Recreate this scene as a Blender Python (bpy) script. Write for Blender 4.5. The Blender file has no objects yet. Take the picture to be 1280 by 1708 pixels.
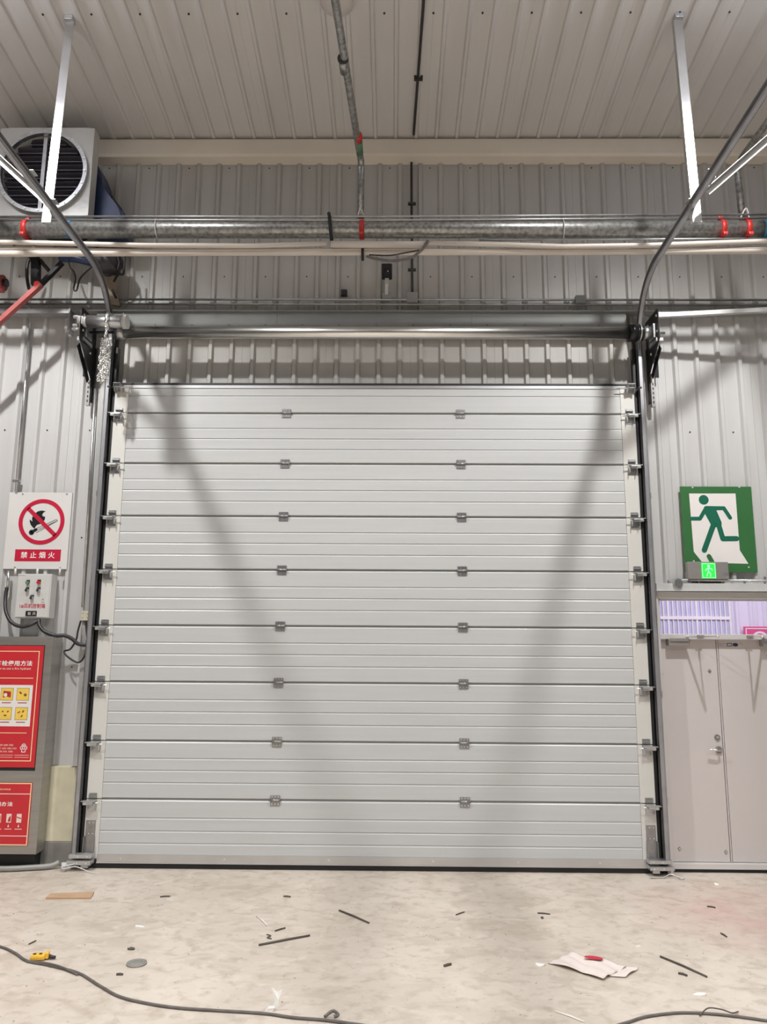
import bpy, bmesh, math, random
from mathutils import Vector, Matrix
random.seed(7)
SC = bpy.context.scene
COL = SC.collection
PI = math.pi

# ------------------------------------------------------------------ camera
F = 1282.0
CAM = Vector((0.19, -7.05, 1.888))
YAW, PITCH, ROLL = 0.01231, 0.17528, 0.00635
_f = Vector((-math.sin(YAW)*math.cos(PITCH), math.cos(YAW)*math.cos(PITCH), math.sin(PITCH)))
_r0 = Vector((math.cos(YAW), math.sin(YAW), 0)); _u0 = _r0.cross(_f)
_r = math.cos(ROLL)*_r0 + math.sin(ROLL)*_u0
_u = -math.sin(ROLL)*_r0 + math.cos(ROLL)*_u0
cd = bpy.data.cameras.new('camera'); cam = bpy.data.objects.new('camera', cd); COL.objects.link(cam)
cam.matrix_world = Matrix(((_r.x,_u.x,-_f.x,CAM.x),(_r.y,_u.y,-_f.y,CAM.y),(_r.z,_u.z,-_f.z,CAM.z),(0,0,0,1)))
cd.sensor_fit = 'VERTICAL'; cd.sensor_height = 36; cd.lens = 36*F/1708; cd.clip_start = .05; cd.clip_end = 200
SC.camera = cam
def pt(x, y, ax, v):
    """survey point: where the line of sight to a photo pixel meets the real plane  axis ax = v"""
    d = (x-640)/F*_r - (y-854)/F*_u + _f
    return CAM + d*((v-CAM[ax])/d[ax])
def px(x, y, yp):                 # on a plane parallel to the wall -> (x, z)
    p = pt(x, y, 1, yp); return (p.x, p.z)

# ------------------------------------------------------------------ light
SC.view_settings.view_transform = 'Standard'; SC.view_settings.look = 'None'
SC.view_settings.gamma = 1; SC.view_settings.use_curve_mapping = False
SC.view_settings.exposure = -0.93
w = bpy.data.worlds.new('world'); SC.world = w; w.use_nodes = True
w.node_tree.nodes['Background'].inputs[0].default_value = (.93,.95,1,1)
w.node_tree.nodes['Background'].inputs[1].default_value = .10
LAMPS = [(-3.38,-3.1,7.14,1),(3.05,-3.2,7.14,1),(-3.4,-10.5,7.4,1.4),(3.2,-10.5,7.4,1.4)]
def high_bay(x, y, z, k):
    for nm, e, ang, bl in (('beam', 1800*k, 136, .52), ('spill', 8*k, 176, .1)):
        l = bpy.data.lights.new('lamp_light', 'SPOT'); l.energy = e; l.spot_size = math.radians(ang); l.spot_blend = bl
        l.shadow_soft_size = .085; l.color = (1,.99,.965)
        o = bpy.data.objects.new('lamp_light', l); COL.objects.link(o); o.location = (x,y,z)
    l = bpy.data.lights.new('glow_fill', 'POINT'); l.energy = 12*k; l.shadow_soft_size = .1; l.color = (.82,.86,1)  # weak bluish point light added for the glow in the ceiling corners
    o = bpy.data.objects.new('glow_fill', l); COL.objects.link(o); o.location = (x,y,z-.05)
    l = bpy.data.lights.new('ceiling_fill', 'SPOT'); l.energy = 420*k; l.spot_size = math.radians(178); l.spot_blend = .02; l.shadow_soft_size = .1; l.color = (.86,.88,1)  # upward fill added to brighten the ceiling, not part of the lamp's own beam
    o = bpy.data.objects.new('ceiling_fill', l); COL.objects.link(o); o.location = (x,y,z-.02); o.rotation_euler = (PI,0,0)
for a in LAMPS: high_bay(*a)

# ------------------------------------------------------------------ materials
def mat(name, col, rough=.5, metal=0., var=.06, scale=6., bump=0., bscale=60., stretch=(1,1,1), emis=None, estr=0., spec=.5):
    m = bpy.data.materials.new(name); m.use_nodes = True; nt = m.node_tree; N = nt.nodes; L = nt.links
    b = N['Principled BSDF']; b.inputs['Roughness'].default_value = rough; b.inputs['Metallic'].default_value = metal
    b.inputs['Specular IOR Level'].default_value = spec
    tc = N.new('ShaderNodeTexCoord'); mp = N.new('ShaderNodeMapping'); mp.inputs['Scale'].default_value = stretch
    L.new(tc.outputs['Object'], mp.inputs[0])
    n = N.new('ShaderNodeTexNoise'); n.inputs['Scale'].default_value = scale; n.inputs['Detail'].default_value = 5
    L.new(mp.outputs[0], n.inputs['Vector'])
    r = N.new('ShaderNodeValToRGB'); r.color_ramp.elements[0].position = .3; r.color_ramp.elements[1].position = .7
    c = Vector(col)
    r.color_ramp.elements[0].color = (*[max(0,v*(1-var)) for v in c],1)
    r.color_ramp.elements[1].color = (*[min(1,v*(1+var)) for v in c],1)
    L.new(n.outputs[0], r.inputs[0]); L.new(r.outputs[0], b.inputs['Base Color'])
    if bump:
        n2 = N.new('ShaderNodeTexNoise'); n2.inputs['Scale'].default_value = bscale; n2.inputs['Detail'].default_value = 3
        L.new(mp.outputs[0], n2.inputs['Vector'])
        bp = N.new('ShaderNodeBump'); bp.inputs['Strength'].default_value = bump; bp.inputs['Distance'].default_value = .002
        L.new(n2.outputs[0], bp.inputs['Height']); L.new(bp.outputs[0], b.inputs['Normal'])
    if emis: b.inputs['Emission Color'].default_value = (*emis,1); b.inputs['Emission Strength'].default_value = estr
    return m
M = {
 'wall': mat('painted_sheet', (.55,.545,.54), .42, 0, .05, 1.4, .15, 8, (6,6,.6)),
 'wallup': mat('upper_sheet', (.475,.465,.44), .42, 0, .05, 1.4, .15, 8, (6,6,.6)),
 'ceil': mat('ceiling_sheet', (.64,.625,.61), .5, 0, .05, 1.0, .15, 6, (5,.6,5)),
 'beam': mat('cream_flashing', (.82,.75,.65), .5, 0, .05, 2),
 'gflash': mat('grey_flashing', (.27,.28,.27), .6, 0, .06, 3),
 'panel': mat('door_panel', (.555,.565,.565), .38, 0, .03, 3, .25, 30, (.3,1,9)),
 'cap': mat('end_cap', (.66,.65,.615), .45, 0, .03, 3),
 'alu': mat('aluminium', (.62,.62,.62), .3, .85, .05, 4, .1, 80),
 'galv': mat('galvanised', (.56,.57,.58), .32, .9, .16, 9, .2, 40),
 'galvpipe': mat('galvanised_pipe', (.36,.36,.345), .36, .75, .4, 30, .5, 50, (1,1,1)),
 'shiny': mat('shiny_steel', (.84,.83,.80), .28, 1, .05, 3),
 'hinge': mat('hinge_steel', (.36,.36,.36), .38, .85, .1, 20),
 'track': mat('track_steel', (.42,.42,.44), .4, .7, .12, 6),
 'hang': mat('white_angle', (.54,.54,.53), .32, .5, .05, 6),
 'jamb': mat('jamb_steel', (.50,.50,.49), .4, .4, .07, 4),
 'black': mat('black_rubber', (.012,.012,.014), .5, 0, .2, 6),
 'blacksteel': mat('black_steel', (.022,.022,.024), .3, .4, .2, 6),
 'darkgap': mat('dark_steel', (.05,.048,.048), .5, .3, .15, 5),
 'pvc': mat('cream_conduit', (.66,.60,.54), .4, 0, .06, 3),
 'cable': mat('black_cable', (.025,.022,.025), .45, 0, .2, 20),
 'greycable': mat('grey_cable', (.13,.115,.105), .6, 0, .2, 20),
 'red': mat('red_clamp', (.55,.035,.03), .4, .1, .1, 20),
 'redsteel': mat('red_paint', (.36,.085,.08), .5, .1, .15, 8),
 'blue': mat('blue_tape', (.03,.24,.42), .5, 0, .1, 20),
 'green': mat('green_paint', (.10,.22,.12), .5, 0, .2, 20),
 'fanblue': mat('blue_motor', (.03,.05,.12), .4, .1, .15, 8),
 'fandark': mat('fan_louvre', (.085,.08,.10), .4, .3, .15, 4),
 'fanbox': mat('fan_case', (.62,.62,.60), .4, .3, .05, 4),
 'steel': mat('brushed_stainless', (.40,.385,.36), .36, .7, .08, 2, .2, 30, (1,1,14)),
 'posterred': mat('poster_red', (.58,.024,.034), .4, 0, .03, 3),
 'posterwhite': mat('poster_white', (.82,.79,.77), .5, 0, .02, 3),
 'posterpink': mat('poster_pale', (.9,.70,.62), .5, 0, .02, 3),
 'cream': mat('cream_line', (.93,.72,.42), .5, 0, .02, 3),
 'yellow': mat('icon_yellow', (.88,.60,.10), .5, 0, .05, 20),
 'iconred': mat('icon_red', (.42,.03,.03), .5, 0, .1, 20),
 'icondark': mat('icon_dark', (.16,.08,.03), .5, 0, .1, 20),
 'signwhite': mat('sign_white', (.70,.685,.67), .4, 0, .03, 3),
 'signred': mat('sign_red', (.52,.012,.045), .4, 0, .03, 3),
 'signblack': mat('sign_black', (.012,.012,.014), .4, 0, .1, 3),
 'txtwhite': mat('text_white', (.92,.90,.88), .5, 0, .01, 3),
 'signgreen': mat('sign_green', (.035,.15,.045), .45, 0, .05, 3),
 'mangreen': mat('figure_green', (.006,.13,.075), .45, 0, .05, 3),
 'ledgreen': mat('lit_green', (.02,.5,.05), .5, 0, .02, 3, emis=(.02,1,.08), estr=1.1),
 'ledwhite': mat('lit_pale', (.3,.8,.4), .5, 0, .02, 3, emis=(.35,1,.5), estr=1.2),
 'box': mat('box_paint', (.60,.60,.58), .45, 0, .04, 5),
 'boxdark': mat('box_grey', (.33,.33,.31), .5, .2, .06, 5),
 'leaf': mat('door_leaf_paint', (.62,.575,.56), .42, 0, .025, 1.5),
 'frame': mat('door_frame_paint', (.66,.64,.63), .4, .1, .03, 2),
 'closer': mat('closer_grey', (.34,.32,.31), .4, .4, .05, 8),
 'plinth': mat('plinth_concrete', (.66,.62,.46), .8, 0, .12, 5, .4, 40),
 'plinthgrey': mat('plinth_grey', (.24,.23,.21), .85, 0, .2, 6, .4, 40),
 'cardboard': mat('plywood', (.50,.33,.21), .8, 0, .1, 6, 0),
 'stick': mat('dark_stick', (.10,.085,.07), .7, 0, .2, 9),
 'paper': mat('paper', (.72,.64,.60), .8, 0, .05, 8),
 'scrap': mat('scrap_white', (.88,.86,.82), .7, 0, .04, 8),
 'yplug': mat('yellow_plastic', (.85,.50,.06), .5, 0, .1, 20),
 'tan': mat('tan_cloth', (.36,.29,.22), .8, 0, .12, 12),
 'backwall': mat('far_sheet', (.82,.79,.90), .5, 0, .03, 2),
 'backblue': mat('far_pane', (.60,.60,.80), .4, 0, .12, 3),
 'pinksign': mat('pink_sign', (.80,.10,.28), .5, 0, .03, 3),
 'lampgrey': mat('lamp_case', (.3,.3,.3), .5, .3, .05, 3),
 'globe': mat('dome_plastic', (.60,.57,.55), .3, 0, .02, 3),
}
# glass
g = bpy.data.materials.new('clear_glass'); g.use_nodes = True
gb = g.node_tree.nodes['Principled BSDF']; gb.inputs['Transmission Weight'].default_value = 1; gb.inputs['Roughness'].default_value = .0; gb.inputs['IOR'].default_value = 1.05
M['glass'] = g
# floor: worn concrete
def floor_mat():
    m = bpy.data.materials.new('worn_concrete'); m.use_nodes = True; nt = m.node_tree; N = nt.nodes; L = nt.links
    b = N['Principled BSDF']; tc = N.new('ShaderNodeTexCoord')
    def noise(s, d, st=(1,1,1), dist=0):
        mp = N.new('ShaderNodeMapping'); mp.inputs['Scale'].default_value = st; L.new(tc.outputs['Object'], mp.inputs[0])
        n = N.new('ShaderNodeTexNoise'); n.inputs['Scale'].default_value = s; n.inputs['Detail'].default_value = d; n.inputs['Distortion'].default_value = dist
        L.new(mp.outputs[0], n.inputs['Vector']); return n
    def ramp(src, p0, p1, c0, c1):
        r = N.new('ShaderNodeValToRGB'); r.color_ramp.elements[0].position = p0; r.color_ramp.elements[1].position = p1
        r.color_ramp.elements[0].color = (*c0,1); r.color_ramp.elements[1].color = (*c1,1); L.new(src, r.inputs[0]); return r
    def mix(a, bb, f, mode='MIX'):
        x = N.new('ShaderNodeMix'); x.data_type = 'RGBA'; x.blend_type = mode
        if hasattr(f, 'links'): L.new(f, x.inputs[0])
        else: x.inputs[0].default_value = f
        for i, s in ((6,a),(7,bb)):
            if hasattr(s,'links'): L.new(s, x.inputs[i])
            else: x.inputs[i].default_value = (*s,1)
        return x.outputs[2]
    base = ramp(noise(1.1,6,dist=.6).outputs[0], .35,.68, (.56,.495,.425), (.66,.59,.515)).outputs[0]
    c = mix(base, (.46,.39,.32), ramp(noise(3.2,10,(1,1.5,1),.9).outputs[0], .50,.66,(0,0,0),(.62,.62,.62)).outputs[0])
    c = mix(c, (.70,.63,.55), ramp(noise(6,12,(1,1.2,1),1.2).outputs[0], .55,.72,(0,0,0),(.6,.6,.6)).outputs[0])
    c = mix(c, (.26,.21,.17), ramp(noise(22,6,(1,1,1),.5).outputs[0], .66,.76,(0,0,0),(.6,.6,.6)).outputs[0])
    c = mix(c, (.40,.33,.26), ramp(noise(11,12,(1,1.1,1),.3).outputs[0], .52,.70,(0,0,0),(.55,.55,.55)).outputs[0])
    c = mix(c, (.86,.82,.76), ramp(noise(60,3).outputs[0], .70,.76,(0,0,0),(.7,.7,.7)).outputs[0])
    # reddish stain near the steel door
    mp = N.new('ShaderNodeMapping'); mp.inputs['Location'].default_value = (-2.75,1.0,0); mp.vector_type='POINT'; mp.inputs['Scale'].default_value = (1,1,1)
    L.new(tc.outputs['Object'], mp.inputs[0])
    ln = N.new('ShaderNodeVectorMath'); ln.operation = 'LENGTH'; L.new(mp.outputs[0], ln.inputs[0])
    st = ramp(ln.outputs['Value'], .1, .95, (.62,.62,.62), (0,0,0)).outputs[0]
    n9 = ramp(noise(3,6).outputs[0], .3,.7,(.3,.3,.3),(1,1,1)).outputs[0]
    c = mix(c, (.55,.30,.28), mix(st, n9, 1., 'MULTIPLY'))
    L.new(c, b.inputs['Base Color']); b.inputs['Roughness'].default_value = .55
    L.new(ramp(noise(3,5).outputs[0], .3,.7,(.45,.45,.45),(.7,.7,.7)).outputs[0], b.inputs['Roughness'])
    bp = N.new('ShaderNodeBump'); bp.inputs['Strength'].default_value = .35; bp.inputs['Distance'].default_value = .004
    L.new(noise(18,8).outputs[0], bp.inputs['Height']); L.new(bp.outputs[0], b.inputs['Normal'])
    return m
M['floor'] = floor_mat()

# ------------------------------------------------------------------ mesh helpers
def bm_new(): return bmesh.new()
def box(bm, x0,x1,y0,y1,z0,z1, bev=0):
    v = [bm.verts.new(p) for p in ((x0,y0,z0),(x1,y0,z0),(x1,y1,z0),(x0,y1,z0),(x0,y0,z1),(x1,y0,z1),(x1,y1,z1),(x0,y1,z1))]
    fs = [bm.faces.new([v[i] for i in q]) for q in ((0,3,2,1),(4,5,6,7),(0,1,5,4),(1,2,6,5),(2,3,7,6),(3,0,4,7))]
    if bev:
        es = list({e for f in fs for e in f.edges}); bmesh.ops.bevel(bm, geom=es, offset=bev, segments=2, affect='EDGES', profile=.6)
def frame_of(d, up=Vector((0,0,1))):
    d = d.normalized()
    if abs(d.dot(up)) > .98: up = Vector((0,1,0))
    a = d.cross(up).normalized(); return a, a.cross(d).normalized()
def tube(bm, pts, r, n=12, cap=True):
    pts = [Vector(p) for p in pts]; rings = []; a = None
    for i, p in enumerate(pts):
        d = (pts[min(i+1,len(pts)-1)] - pts[max(i-1,0)]).normalized()
        if a is None: a, b = frame_of(d)
        else:
            a = (a - d*a.dot(d)).normalized(); b = a.cross(d).normalized()
        rr = r[i] if isinstance(r,(list,tuple)) else r
        rings.append([bm.verts.new(p + (a*math.cos(2*PI*k/n) + b*math.sin(2*PI*k/n))*rr) for k in range(n)])
    for s, t in zip(rings, rings[1:]):
        for k in range(n):
            f = bm.faces.new((s[k], s[(k+1)%n], t[(k+1)%n], t[k])); f.smooth = True
    if cap: bm.faces.new(rings[0][::-1]); bm.faces.new(rings[-1])
def sweep(bm, pts, prof, a0):
    """sweep an open profile [(u,v)..] along pts; u along a0 (fixed side vector), v along a0 x dir"""
    pts = [Vector(p) for p in pts]; rings = []; a0 = Vector(a0)
    for i, p in enumerate(pts):
        d = (pts[min(i+1,len(pts)-1)] - pts[max(i-1,0)]).normalized()
        b = a0.cross(d).normalized(); rings.append([bm.verts.new(p + a0*u + b*v) for u, v in prof])
    n = len(prof)
    for s, t in zip(rings, rings[1:]):
        for k in range(n):
            bm.faces.new((s[k], s[(k+1)%n], t[(k+1)%n], t[k]))
    bm.faces.new(rings[0][::-1]); bm.faces.new(rings[-1])
def bar(bm, p, q, wu, wv, up=(0,0,1)):
    p, q = Vector(p), Vector(q); a, b = frame_of(q-p, Vector(up)); R = []
    for c in (p, q): R.append([bm.verts.new(c + a*su*wu/2 + b*sv*wv/2) for su, sv in ((-1,-1),(1,-1),(1,1),(-1,1))])
    for k in range(4): bm.faces.new((R[0][k],R[0][(k+1)%4],R[1][(k+1)%4],R[1][k]))
    bm.faces.new(R[0][::-1]); bm.faces.new(R[1])
def cyl(bm, p, q, r, n=16): tube(bm, [p, q], r, n)
def poly(bm, P, y, th=.002):
    """flat polygon in the x-z plane, front face at y, thickness th behind"""
    a = [bm.verts.new((x,y,z)) for x, z in P]; b = [bm.verts.new((x,y+th,z)) for x, z in P]
    bm.faces.new(a); bm.faces.new(b[::-1]); n = len(P)
    for k in range(n): bm.faces.new((a[k],b[k],b[(k+1)%n],a[(k+1)%n]))
def disc(bm, cx, cz, rx, y, th=.002, n=28, rz=None):
    rz = rz or rx
    poly(bm, [(cx+rx*math.cos(2*PI*k/n), cz+rz*math.sin(2*PI*k/n)) for k in range(n)], y, th)
def ring(bm, cx, cz, r0, r1, y, th=.002, n=40, rz=1.0):
    V = []
    for yy in (y, y+th):
        for r in (r0, r1): V.append([bm.verts.new((cx+r*math.cos(2*PI*k/n), yy, cz+r*rz*math.sin(2*PI*k/n))) for k in range(n)])
    for A_, B_ in ((V[0],V[1]),(V[1],V[3]),(V[3],V[2]),(V[2],V[0])):
        for k in range(n): bm.faces.new((A_[k],A_[(k+1)%n],B_[(k+1)%n],B_[k]))
def stroke(bm, P, wd, y, th=.002, rnd=True):
    P = [Vector(p) for p in P]
    for i, (a, b) in enumerate(zip(P, P[1:])):
        d = (b-a).normalized(); n = Vector((-d.y,d.x))*wd/2
        poly(bm, [a+n, b+n, b-n, a-n], y+i*.00004, th)
    if rnd:
        for i, p in enumerate(P): disc(bm, p.x, p.y, wd/2, y+.0001+i*.00003, th, 16)
def obj(name, bm, m, parent=None, loc=None, smooth=False):
    bmesh.ops.recalc_face_normals(bm, faces=bm.faces)
    me = bpy.data.meshes.new(name); bm.to_mesh(me); bm.free(); me.materials.append(m)
    if smooth:
        for p in me.polygons: p.use_smooth = True
    o = bpy.data.objects.new(name, me); COL.objects.link(o)
    if parent: o.parent = parent
    if loc: o.location = loc
    return o
def link_copy(o, loc=None, parent=None, rot=None, scale=None, deep=True):
    c = o.copy(); COL.objects.link(c); c.parent = parent if parent else o.parent
    if loc is not None: c.location = loc
    if rot is not None: c.rotation_euler = rot
    if scale is not None: c.scale = scale
    if deep:
        for ch in list(o.children): link_copy(ch, parent=c)
    return c
def tag(o, label=None, cat=None, group=None, kind=None):
    if label: o['label'] = label
    if cat: o['category'] = cat
    if group: o['group'] = group
    if kind: o['kind'] = kind
    return o
def thing(name, label, cat, loc=(0,0,0), group=None, kind=None):
    o = bpy.data.objects.new(name, None); COL.objects.link(o); o.location = loc; o.empty_display_size = .1
    return tag(o, label, cat, group, kind)
def text(name, body, x0, x1, z0, z1, y, m, parent, bold=0., wd=True):
    """lettering fitted into the rectangle x0..x1, z0..z1 on the plane y"""
    cu = bpy.data.curves.new('t', 'FONT'); cu.body = body; cu.size = 1; cu.offset = bold; cu.resolution_u = 3
    cu.space_character = 1.05
    o = bpy.data.objects.new('t', cu); COL.objects.link(o); bpy.context.view_layer.update()
    me = bpy.data.meshes.new_from_object(o.evaluated_get(bpy.context.evaluated_depsgraph_get()))
    bpy.data.objects.remove(o); bpy.data.curves.remove(cu)
    if not me.vertices: return None
    xs = [v.co.x for v in me.vertices]; ys = [v.co.y for v in me.vertices]
    ax, bx, ay, by = min(xs), max(xs), min(ys), max(ys)
    for v in me.vertices:
        v.co = Vector((x0+(v.co.x-ax)/(bx-ax)*(x1-x0), y, z0+(v.co.y-ay)/(by-ay)*(z1-z0)))
    me.materials.clear(); me.materials.append(m); me.name = name
    t = bpy.data.objects.new(name, me); COL.objects.link(t); t.parent = parent
    return t
def arc(cx, cy, r, a0, a1, n, f):
    return [f(cx+r*math.cos(a0+(a1-a0)*k/n), cy+r*math.sin(a0+(a1-a0)*k/n)) for k in range(n+1)]
def smoothpts(P, n=6):
    P = [Vector(p) for p in P]; out = []
    for i in range(len(P)-1):
        p0, p1, p2, p3 = P[max(i-1,0)], P[i], P[i+1], P[min(i+2,len(P)-1)]
        for k in range(n):
            t = k/n; out.append(.5*((2*p1)+(p2-p0)*t+(2*p0-5*p1+4*p2-p3)*t*t+(3*p1-p0-3*p2+p3)*t**3))
    out.append(P[-1]); return out

# ------------------------------------------------------------------ the setting
bm = bm_new(); box(bm, -14,14,-18,.6,-.2,0); tag(obj('floor', bm, M['floor']), 'worn beige concrete floor with dust and stains', 'floor', kind='structure')

PITCH_R = .207; RIB0 = .251
WY = .12                                  # face of the sheeting between its ribs
def ribbed(x0, x1, z0, z1, ribs, hgt=.03, th=.05, hb=.031, ht=.015):
    """ribbed sheet standing in the x-z plane, face towards -y at y=0 (local), ribs raised by hgt"""
    prof = [(x0, 0)]
    for rx in ribs: prof += [(rx-hb,0),(rx-ht,-hgt),(rx+ht,-hgt),(rx+hb,0)]
    prof += [(x1, 0),(x1, th),(x0, th)]
    b = bm_new(); lo = [b.verts.new((x,y,z0)) for x, y in prof]; hi = [b.verts.new((x,y,z1)) for x, y in prof]; n = len(prof)
    for k in range(n): b.faces.new((lo[k],lo[(k+1)%n],hi[(k+1)%n],hi[k]))
    b.faces.new(lo[::-1]); b.faces.new(hi)
    return b
def ribs_in(a, b): 
    k0 = math.ceil((a-RIB0)/PITCH_R-1e-6); out = []
    while RIB0+k0*PITCH_R < b-1e-6: out.append(RIB0+k0*PITCH_R); k0 += 1
    return out
wall = thing('wall_back', 'pale grey ribbed metal wall around and above the sectional door', 'wall', kind='structure')
def wall_run(xa, xb, z0, z1, m='wall'):
    st = PITCH_R*4; off = RIB0+PITCH_R/2
    x = off + math.floor((xa-off)/st)*st
    while x < xb-1e-6:
        a, b = max(x, xa), min(x+st, xb)
        if b-a > .03:
            rr = [r for r in ribs_in(a, b) if a+.035 < r < b-.035]
            obj('wall_sheet', ribbed(a+.0008, b-.0008, z0, z1, rr), M[m], wall, (0,WY,0))
        x += st
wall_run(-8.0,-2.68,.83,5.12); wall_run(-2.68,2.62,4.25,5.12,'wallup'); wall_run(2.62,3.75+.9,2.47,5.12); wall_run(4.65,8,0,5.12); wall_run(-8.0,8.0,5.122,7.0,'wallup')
bm = bm_new(); nn = 0
for zz in (5.55, 6.75, 3.95, 2.9, 1.7):
    for i, rx in enumerate(ribs_in(-4.3,4.4)):
        if i % 2 or (zz < 4.3 and -2.75 < rx < 2.7) or (zz < 2.5 and rx > 2.6): continue
        cyl(bm, (rx+.1,WY+.001,zz),(rx+.1,WY-.006,zz), .007, 8)
tag(obj('screw', bm, M['darkgap'], wall), kind='stuff')
# plinth under the left sheeting
tag(obj('trim_1', (lambda b:(box(b,-8,-2.592,.06,.24,.20,.83,.006),b)[1])(bm_new()), M['plinth']), 'cream painted concrete plinth below the left wall sheets', 'plinth', kind='structure')
tag(obj('baseboard_left', (lambda b:(box(b,-8,-2.592,.05,.24,0,.20,.01),b)[1])(bm_new()), M['plinthgrey']), 'bare grey foot of the plinth left of the door', 'baseboard', kind='structure')

def ceil_z(y): return 7.02 + .095*(WY-y)
ceiling = thing('ceiling', 'sloping pale ribbed metal roof sheets seen from below', 'ceiling', kind='structure')
CP = .207; C0 = -1.866
def ceil_sheet():
    b = bm_new(); prof = [(0,0)]
    for k in range(4):
        rx = CP*(k+.5); prof += [(rx-.024,0),(rx-.012,-.022),(rx+.012,-.022),(rx+.024,0)]
    prof += [(4*CP-.001,0),(4*CP-.001,.05),(0,.05)]; n = len(prof)
    s = [b.verts.new((x,WY+.05,ceil_z(WY+.05)+z)) for x, z in prof]; t = [b.verts.new((x,-13,ceil_z(-13)+z)) for x, z in prof]
    for k in range(n): b.faces.new((s[k],s[(k+1)%n],t[(k+1)%n],t[k]))
    b.faces.new(s); b.faces.new(t[::-1]); return b
x = C0-CP/2-4*CP*8; first = None
while x < 8.2:
    if first is None: first = obj('ceiling_sheet', ceil_sheet(), M['ceil'], ceiling, (x,0,0))
    else: link_copy(first, (x,0,0), ceiling)
    x += 4*CP
bm = bm_new()
for i in range(-9, 10):
    cx_ = C0+CP/2+ (i*2+9)*CP; cyl(bm, (cx_,-1.40,ceil_z(-1.4)+.002),(cx_,-1.40,ceil_z(-1.4)-.008),.009,8)
tag(obj('screw', bm, M['darkgap'], ceiling), kind='stuff')
# cream cover strip in the wall/ceiling corner
bm = bm_new(); xs = -2.93
P = [(.115,6.785),(.0,6.80),(-.01,6.83),(-.01,6.985),(.0,7.0),(.115,7.0)]
a = [bm.verts.new((xs,y,z)) for y, z in P]; b_ = [bm.verts.new((8,y,z)) for y, z in P]
for k in range(6): bm.faces.new((a[k],a[(k+1)%6],b_[(k+1)%6],b_[k]))
bm.faces.new(a); bm.faces.new(b_[::-1])
tag(obj('trim_2', bm, M['beam']), 'cream flashing strip along the corner of wall and ceiling', 'trim', kind='structure')
# flashing ledge and header sheet over the door
led = tag(obj('trim_3', (lambda b:(box(b,-2.96,6,-.03,.09,5.118,5.128,.002),b)[1])(bm_new()), M['gflash']), 'thin grey metal flashing ledge running above the sectional door', 'trim', kind='structure')
hd = thing('trim_4', 'smooth grey header sheet behind the shiny tube', 'trim', kind='structure')
for xa, xb in ((-2.72,-.95),(-.948,.95),(.952,2.45)):
    bm = bm_new(); box(bm, xa, xb, -.0, .015, 4.90, 5.117); box(bm, xa, xb, .0, .09, 4.893, 4.90); obj('header_sheet', bm, M['gflash'], hd)
bm = bm_new()
for k in range(14): cyl(bm, (-2.5+k*.36,-.003,4.985),(-2.5+k*.36,.001,4.985),.006,8)
tag(obj('screw', bm, M['darkgap'], hd), kind='stuff')
bm = bm_new(); box(bm, -4.4,-2.97,-.03,.085,5.09,5.14,.004); box(bm,-2.985,-2.968,-.04,.085,4.90,5.14)
tag(obj('trim_5', bm, M['galv']), 'bright galvanised ledge over the wall left of the door', 'trim', kind='structure')

# ------------------------------------------------------------------ sectional door
DH = 4.372
SE = [4.090, 3.597, 3.093, 2.592, 2.081, 1.579, 1.067, .573]
door = thing('door_1', 'closed white sectional overhead door of nine ribbed panels', 'door', kind='structure')
edges = [DH] + SE + [.075]
def panel_mesh(h, groove_z):
    """panel cross-section in y-z with shallow stepped grooves, swept along x"""
    prof = [(.04,.008),(.004,.008),(.0,.012)]
    for gz in groove_z: prof += [(.0,gz-.016),(.0065,gz-.003),(.0065,gz-.001),(.0,gz+.001)]
    prof += [(.0,h-.020),(.008,h-.009),(.04,h-.009)]
    b = bm_new(); X = 2.352
    l = [b.verts.new((-X,y,z)) for y, z in prof]; r = [b.verts.new((X,y,z)) for y, z in prof]; n = len(prof)
    for k in range(n): b.faces.new((l[k],l[(k+1)%n],r[(k+1)%n],r[k]))
    b.faces.new(l); b.faces.new(r[::-1]); return b
for i in range(9):
    top, bot = edges[i], edges[i+1]; h = top-bot
    if i == 0: gz = [h*.62]
    else: gz = [h*f for f in (.285,.495,.70)] if i < 8 else [h*f for f in (.27,.475,.69)]
    p = obj('panel', panel_mesh(h, gz), M['panel'], door, (0,0,bot))
    for s in (-1,1):
        bm = bm_new(); x0, x1 = sorted((s*2.354, s*2.486)); box(bm, x0, x1, -.004, .042, .003, h-.005, .002)
        c = obj('end_cap', bm, M['cap'], p); 
        if i == 0: c['label'] = 'cream end cap of the panel'
# seam rubber
for z in SE:
    bm = bm_new(); box(bm, -2.49, 2.49, .016, .035, z-.012, z+.012); obj('seam_strip', bm, M['boxdark'], door)
bm = bm_new(); box(bm, -2.48,2.48,-.006,.035,DH-.004,DH+.018,.003); obj('top_seal', bm, M['black'], door)
bm = bm_new(); box(bm, -2.48,2.48,-.007,-.0045,DH-.034,DH-.006); obj('top_rail', bm, M['alu'], door)
bm = bm_new(); box(bm, -2.36,2.40,-.012,.04,.045,.118,.003); box(bm,-2.36,2.40,-.018,-.011,.045,.056); obj('bottom_rail', bm, M['alu'], door)
bm = bm_new(); box(bm, -2.49,2.49,-.004,.038,.002,.046,.008); obj('bottom_seal', bm, M['black'], door)
bm = bm_new()
for xx in (-2.15,-1.25,-.35,.55,1.28,1.98): cyl(bm, (xx,-.012,.085),(xx,-.019,.085),.008,8)
tag(obj('screw', bm, M['shiny'], door), kind='stuff')
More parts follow.
